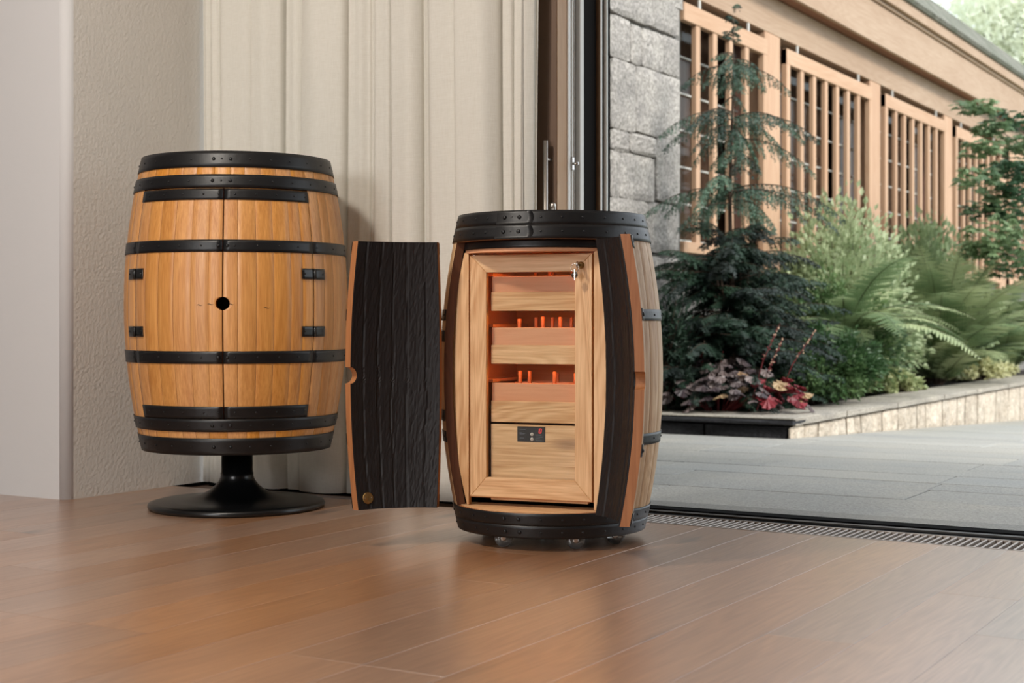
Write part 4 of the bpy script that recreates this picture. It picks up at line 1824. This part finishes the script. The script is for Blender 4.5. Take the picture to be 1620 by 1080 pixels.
shrub('ground_cover', (-3.02, 13.2, .09), (.2, 1.0, .2), 2600, M['vari'], (.05, .7), 56, 'low variegated ground cover beyond the big fern', clusters=60, cat='plant')
shrub('corner_shrub', (-3.50, 7.5, .09), (.24, .2, .75), 2400, M['yew'], (.06, .3), 57, 'dark leafy bush in the shade against the granite wall', clusters=50)


def fern(loc, nf, ln, seed, label, el0=1.1, spread=2 * PI, az0=0.0):
    rn = random.Random(seed)
    root = empty('fern', loc, 0, label=label, cat='fern', group=None)
    for k in range(nf):
        az = az0 + spread * (k + rn.uniform(-.4, .4)) / nf
        L_ = ln * rn.uniform(.7, 1.15)
        c_ = math.cos(az)
        if c_ < 0 and loc[0] + c_ * L_ * .75 < LX + .08:
            L_ = max(.25, (loc[0] - LX - .08) / -c_ / .75)
        pth = bpath((rn.uniform(-.03, .03), rn.uniform(-.03, .03), .0), az, el0 + rn.uniform(-.3, .25), L_, 1.5, 12)
        mb = MB()
        mb.tube(pth, [.004 * (1 - .8 * i / 12) for i in range(13)], 4, 0, False)
        np2 = 40
        for i in range(3, np2):
            t = i / np2
            f = t * 12
            kk = min(int(f), 11)
            p = pth[kk].lerp(pth[kk + 1], f - kk)
            d = (pth[kk + 1] - pth[kk]).normalized()
            sd_ = d.cross(Vector((0, 0, 1))).normalized()
            pl_ = L_ * .15 * math.sin(PI * min(1, (t * .82 + .16))) ** .8
            for s in (-1, 1):
                pd = (sd_ * s + d * .45 + Vector((0, 0, -.15 + rn.uniform(-.1, .1)))).normalized()
                nq = 9
                for j in range(nq):
                    u = j / nq
                    c0 = p + pd * pl_ * u
                    w2 = pl_ * .20 * (1 - u * .8)
                    for s2 in (-1, 1):
                        tip = c0 + d * s2 * w2 + pd * pl_ * .07
                        b_ = len(mb.v)
                        mb.v += [tuple(c0 - pd * pl_ * .03), tuple(c0 + pd * pl_ / nq), tuple(tip)]
                        mb.face([b_, b_ + 1, b_ + 2], 1)
        mb.build('frond', [M['bark'], M['fern']], root)
    return root


fern((-3.08, 11.9, .09), 54, 1.30, 61, 'large arching fern with long pale fronds at the right of the bed', el0=1.15)
fern((-3.10, 9.55, .45), 30, .95, 62, 'fern with feathery fronds between the two green shrubs', el0=.9)
fern((-3.12, 14.2, .09), 40, 1.35, 63, 'pale fern farther back beyond the large arching one')

# purple-leaved plant with red flower stalks
heu = empty('purple_leaf_plant', (-3.10, 7.60, .09), label='dusky purple leaved plant with red stalks at the planter corner', cat='plant')
rn = random.Random(70)


def lobed(mat):
    mb = MB()
    ctr = len(mb.v)
    mb.v.append((0, 0, 0))
    n = 15
    for i in range(n):
        a = -2.6 + 5.2 * i / (n - 1)
        r = .040 * (1.0 if i % 2 == 0 else .78) * (1 - .12 * abs(a) / 2.6)
        mb.v.append((math.cos(a) * r + .012, math.sin(a) * r, -.007 * (1 if i % 2 else 0) - .010 * abs(math.sin(a))))
    for i in range(n - 1):
        mb.face([ctr, ctr + 1 + i, ctr + 2 + i], 0)
    return mb.mesh('leaf', mat)


lm = [lobed(M['heu']), lobed(M['heured']), lobed(M['heutan'])]
for k in range(190):
    a = rn.uniform(0, 2 * PI)
    rr2 = math.sqrt(rn.random())
    x, y = math.cos(a) * rr2 * .50 - .06, math.sin(a) * rr2 * .30
    z = .02 + .26 * math.sqrt(max(0, 1 - rr2 ** 2)) * rn.uniform(.4, 1.05) + .02
    which = 0
    if x > .12 and rn.random() < .55:
        which = 1
    elif x > .25 or rn.random() < .10:
        which = 2 if rn.random() < .6 else 0
    o = put('leaf', lm[which], heu, (x, y, z), (rn.uniform(-.5, .5), rn.uniform(.1, .9), a + rn.uniform(-.4, .4)))
    s = rn.uniform(.8, 1.5)
    o.scale = (s, s, s)
st = MB()
for k in range(60):
    a = rn.uniform(0, 2 * PI)
    r_ = rn.uniform(.05, .34)
    st.tube([Vector((-.08 + .03 * math.cos(a), .03 * math.sin(a), -.02)), Vector((-.08 + math.cos(a) * r_, math.sin(a) * r_ * .6, .1))], .002, 3, 0, False)
st.build('stalks', M['redstem'], heu)
for (dx, dy, hh, lean) in ((-.30, .0, .42, -.05), (-.22, .06, .40, .02), (.10, .0, .50, .12), (.16, -.04, .42, .10), (.22, .05, .46, .16), (-.12, .05, .34, .03)):
    q = MB()
    p0, p1 = Vector((dx, dy, .02)), Vector((dx + lean * .7, dy, hh * .6))
    p2 = Vector((dx + lean * 1.5, dy, hh))
    q.tube([p0, p1, p2], [.003, .0025, .0012], 4, 0, False)
    for j in range(26):
        t = rn.random()
        p = p1.lerp(p2, t) + rv3(rn, .016 * (1.1 - t))
        mm = 1 if rn.random() < .45 else 0
        q.lathe([(.001, -.004), (.0042, 0), (.001, .004)], 5, mm, p, False)
    q.build('flower_stalk', [M['redstem'], M['bud']], heu)

# japanese maple reaching in from the right
rn = random.Random(80)
mx_, my_ = -2.85, 15.2
mp_ = empty('japanese_maple', (mx_, my_, .09), label='green japanese maple with layered leaves at the right edge of the picture', cat='tree')
pads = []
for (px_, py_, wpx, hpx, dep) in ((1545, 166, 36, 10, 11.3), (1600, 186, 40, 14, 11.6), (1555, 232, 30, 14, 11.2), (1608, 225, 30, 16, 11.9), (1545, 278, 36, 16, 11.0), (1590, 268, 36, 18, 11.6),
                                  (1612, 300, 34, 18, 11.3), (1575, 300, 30, 12, 11.5), (1565, 362, 44, 20, 11.0), (1612, 350, 40, 22, 11.6), (1600, 400, 44, 20, 11.2), (1650, 240, 40, 26, 12), (1660, 340, 40, 30, 12), (1545, 392, 30, 12, 11.2), (1580, 385, 40, 20, 11.0), (1555, 330, 30, 14, 11.3), (1608, 262, 36, 18, 11.4), (1598, 325, 40, 18, 11.2), (1615, 420, 40, 20, 11.4), (1570, 200, 26, 10, 11.4)):
    c0 = camv((px_ - 810) / F * dep, dep, CAMH + (HOR - py_) * dep / F)
    pads.append((c0 - Vector((mx_, my_, .09)), wpx * dep / F, hpx * dep / F))
q = MB()
top = Vector((.25, .15, 2.3))
q.tube([Vector((0, 0, -.05)), Vector((.12, .05, .6)), Vector((.15, .1, 1.4)), top], [.045, .036, .028, .012], 7)
q.build('trunk', M['bark'], mp_)
for (c0, wr, hr) in pads:
    q = MB()
    zz = max(.5, min(2.2, c0.z - .15))
    j0 = Vector((.13, .08, zz))
    q.tube([j0, j0.lerp(c0, .5) + Vector((0, 0, .06)), c0], [.012, .008, .003], 5, 0, False)
    for j in range(52):
        a = rn.uniform(0, 2 * PI)
        r2 = math.sqrt(rn.random())
        p = c0 + Vector((math.cos(a) * r2 * wr, math.sin(a) * r2 * wr, hr * 1.7 * rn.uniform(-.9, .7) * (1 - .5 * r2)))
        la = rn.uniform(0, 2 * PI)
        tilt_ = rn.uniform(-.9, .0)
        nl_ = Vector((rn.uniform(-.8, .8), rn.uniform(-.8, .8), 1))
        for k in range(5):
            aa = la + (k - 2) * .52
            d = Vector((math.cos(aa), math.sin(aa), tilt_))
            leaf(q, p, d, nl_, .085 * (1 - .12 * abs(k - 2)), .030, 1, .05)
    q.build('branch', [M['bark'], M['maple']], mp_)


# trees beyond the roof
def far_tree(loc, h_, crown, n, seed, label):
    rn = random.Random(seed)
    root = empty('broadleaf_tree', loc, 0, label=label, cat='tree')
    q = MB()
    q.tube([Vector((0, 0, -.5)), Vector((.1, 0, h_ * .4)), Vector((0, .1, h_ * .8))], [.22, .16, .06], 8)
    limbs = []
    fo = MB()
    cl = []
    for k in range(46):
        d = rv3(rn).normalized()
        c0 = Vector((d.x * crown[0], d.y * crown[1], h_ * .72 + d.z * crown[2])) * 1.0
        c0 = Vector((0, 0, h_ * .72)).lerp(c0, rn.uniform(.45, 1))
        q.tube([Vector((0, 0, h_ * .45)), c0], [.05, .015], 4, 0, False)
        cl.append(c0)
    for c0 in cl:
        for j in range(n // 46):
            p = c0 + rv3(rn, .6)
            d = rv3(rn).normalized()
            leaf(fo, p, d, Vector((rn.uniform(-.5, .5), rn.uniform(-.5, .5), 1)), rn.uniform(.12, .22), .10)
    q.build('trunk', M['bark'], root)
    fo.build('foliage', M['far'], root, kind='stuff')


c0 = camv((1640 - 810) / F * 27, 27, -.8)
far_tree((c0.x, c0.y, -.8), 8.6, (1.75, 1.75, 2.3), 16000, 90, 'sunlit pale tree rising behind the roof at the top right')
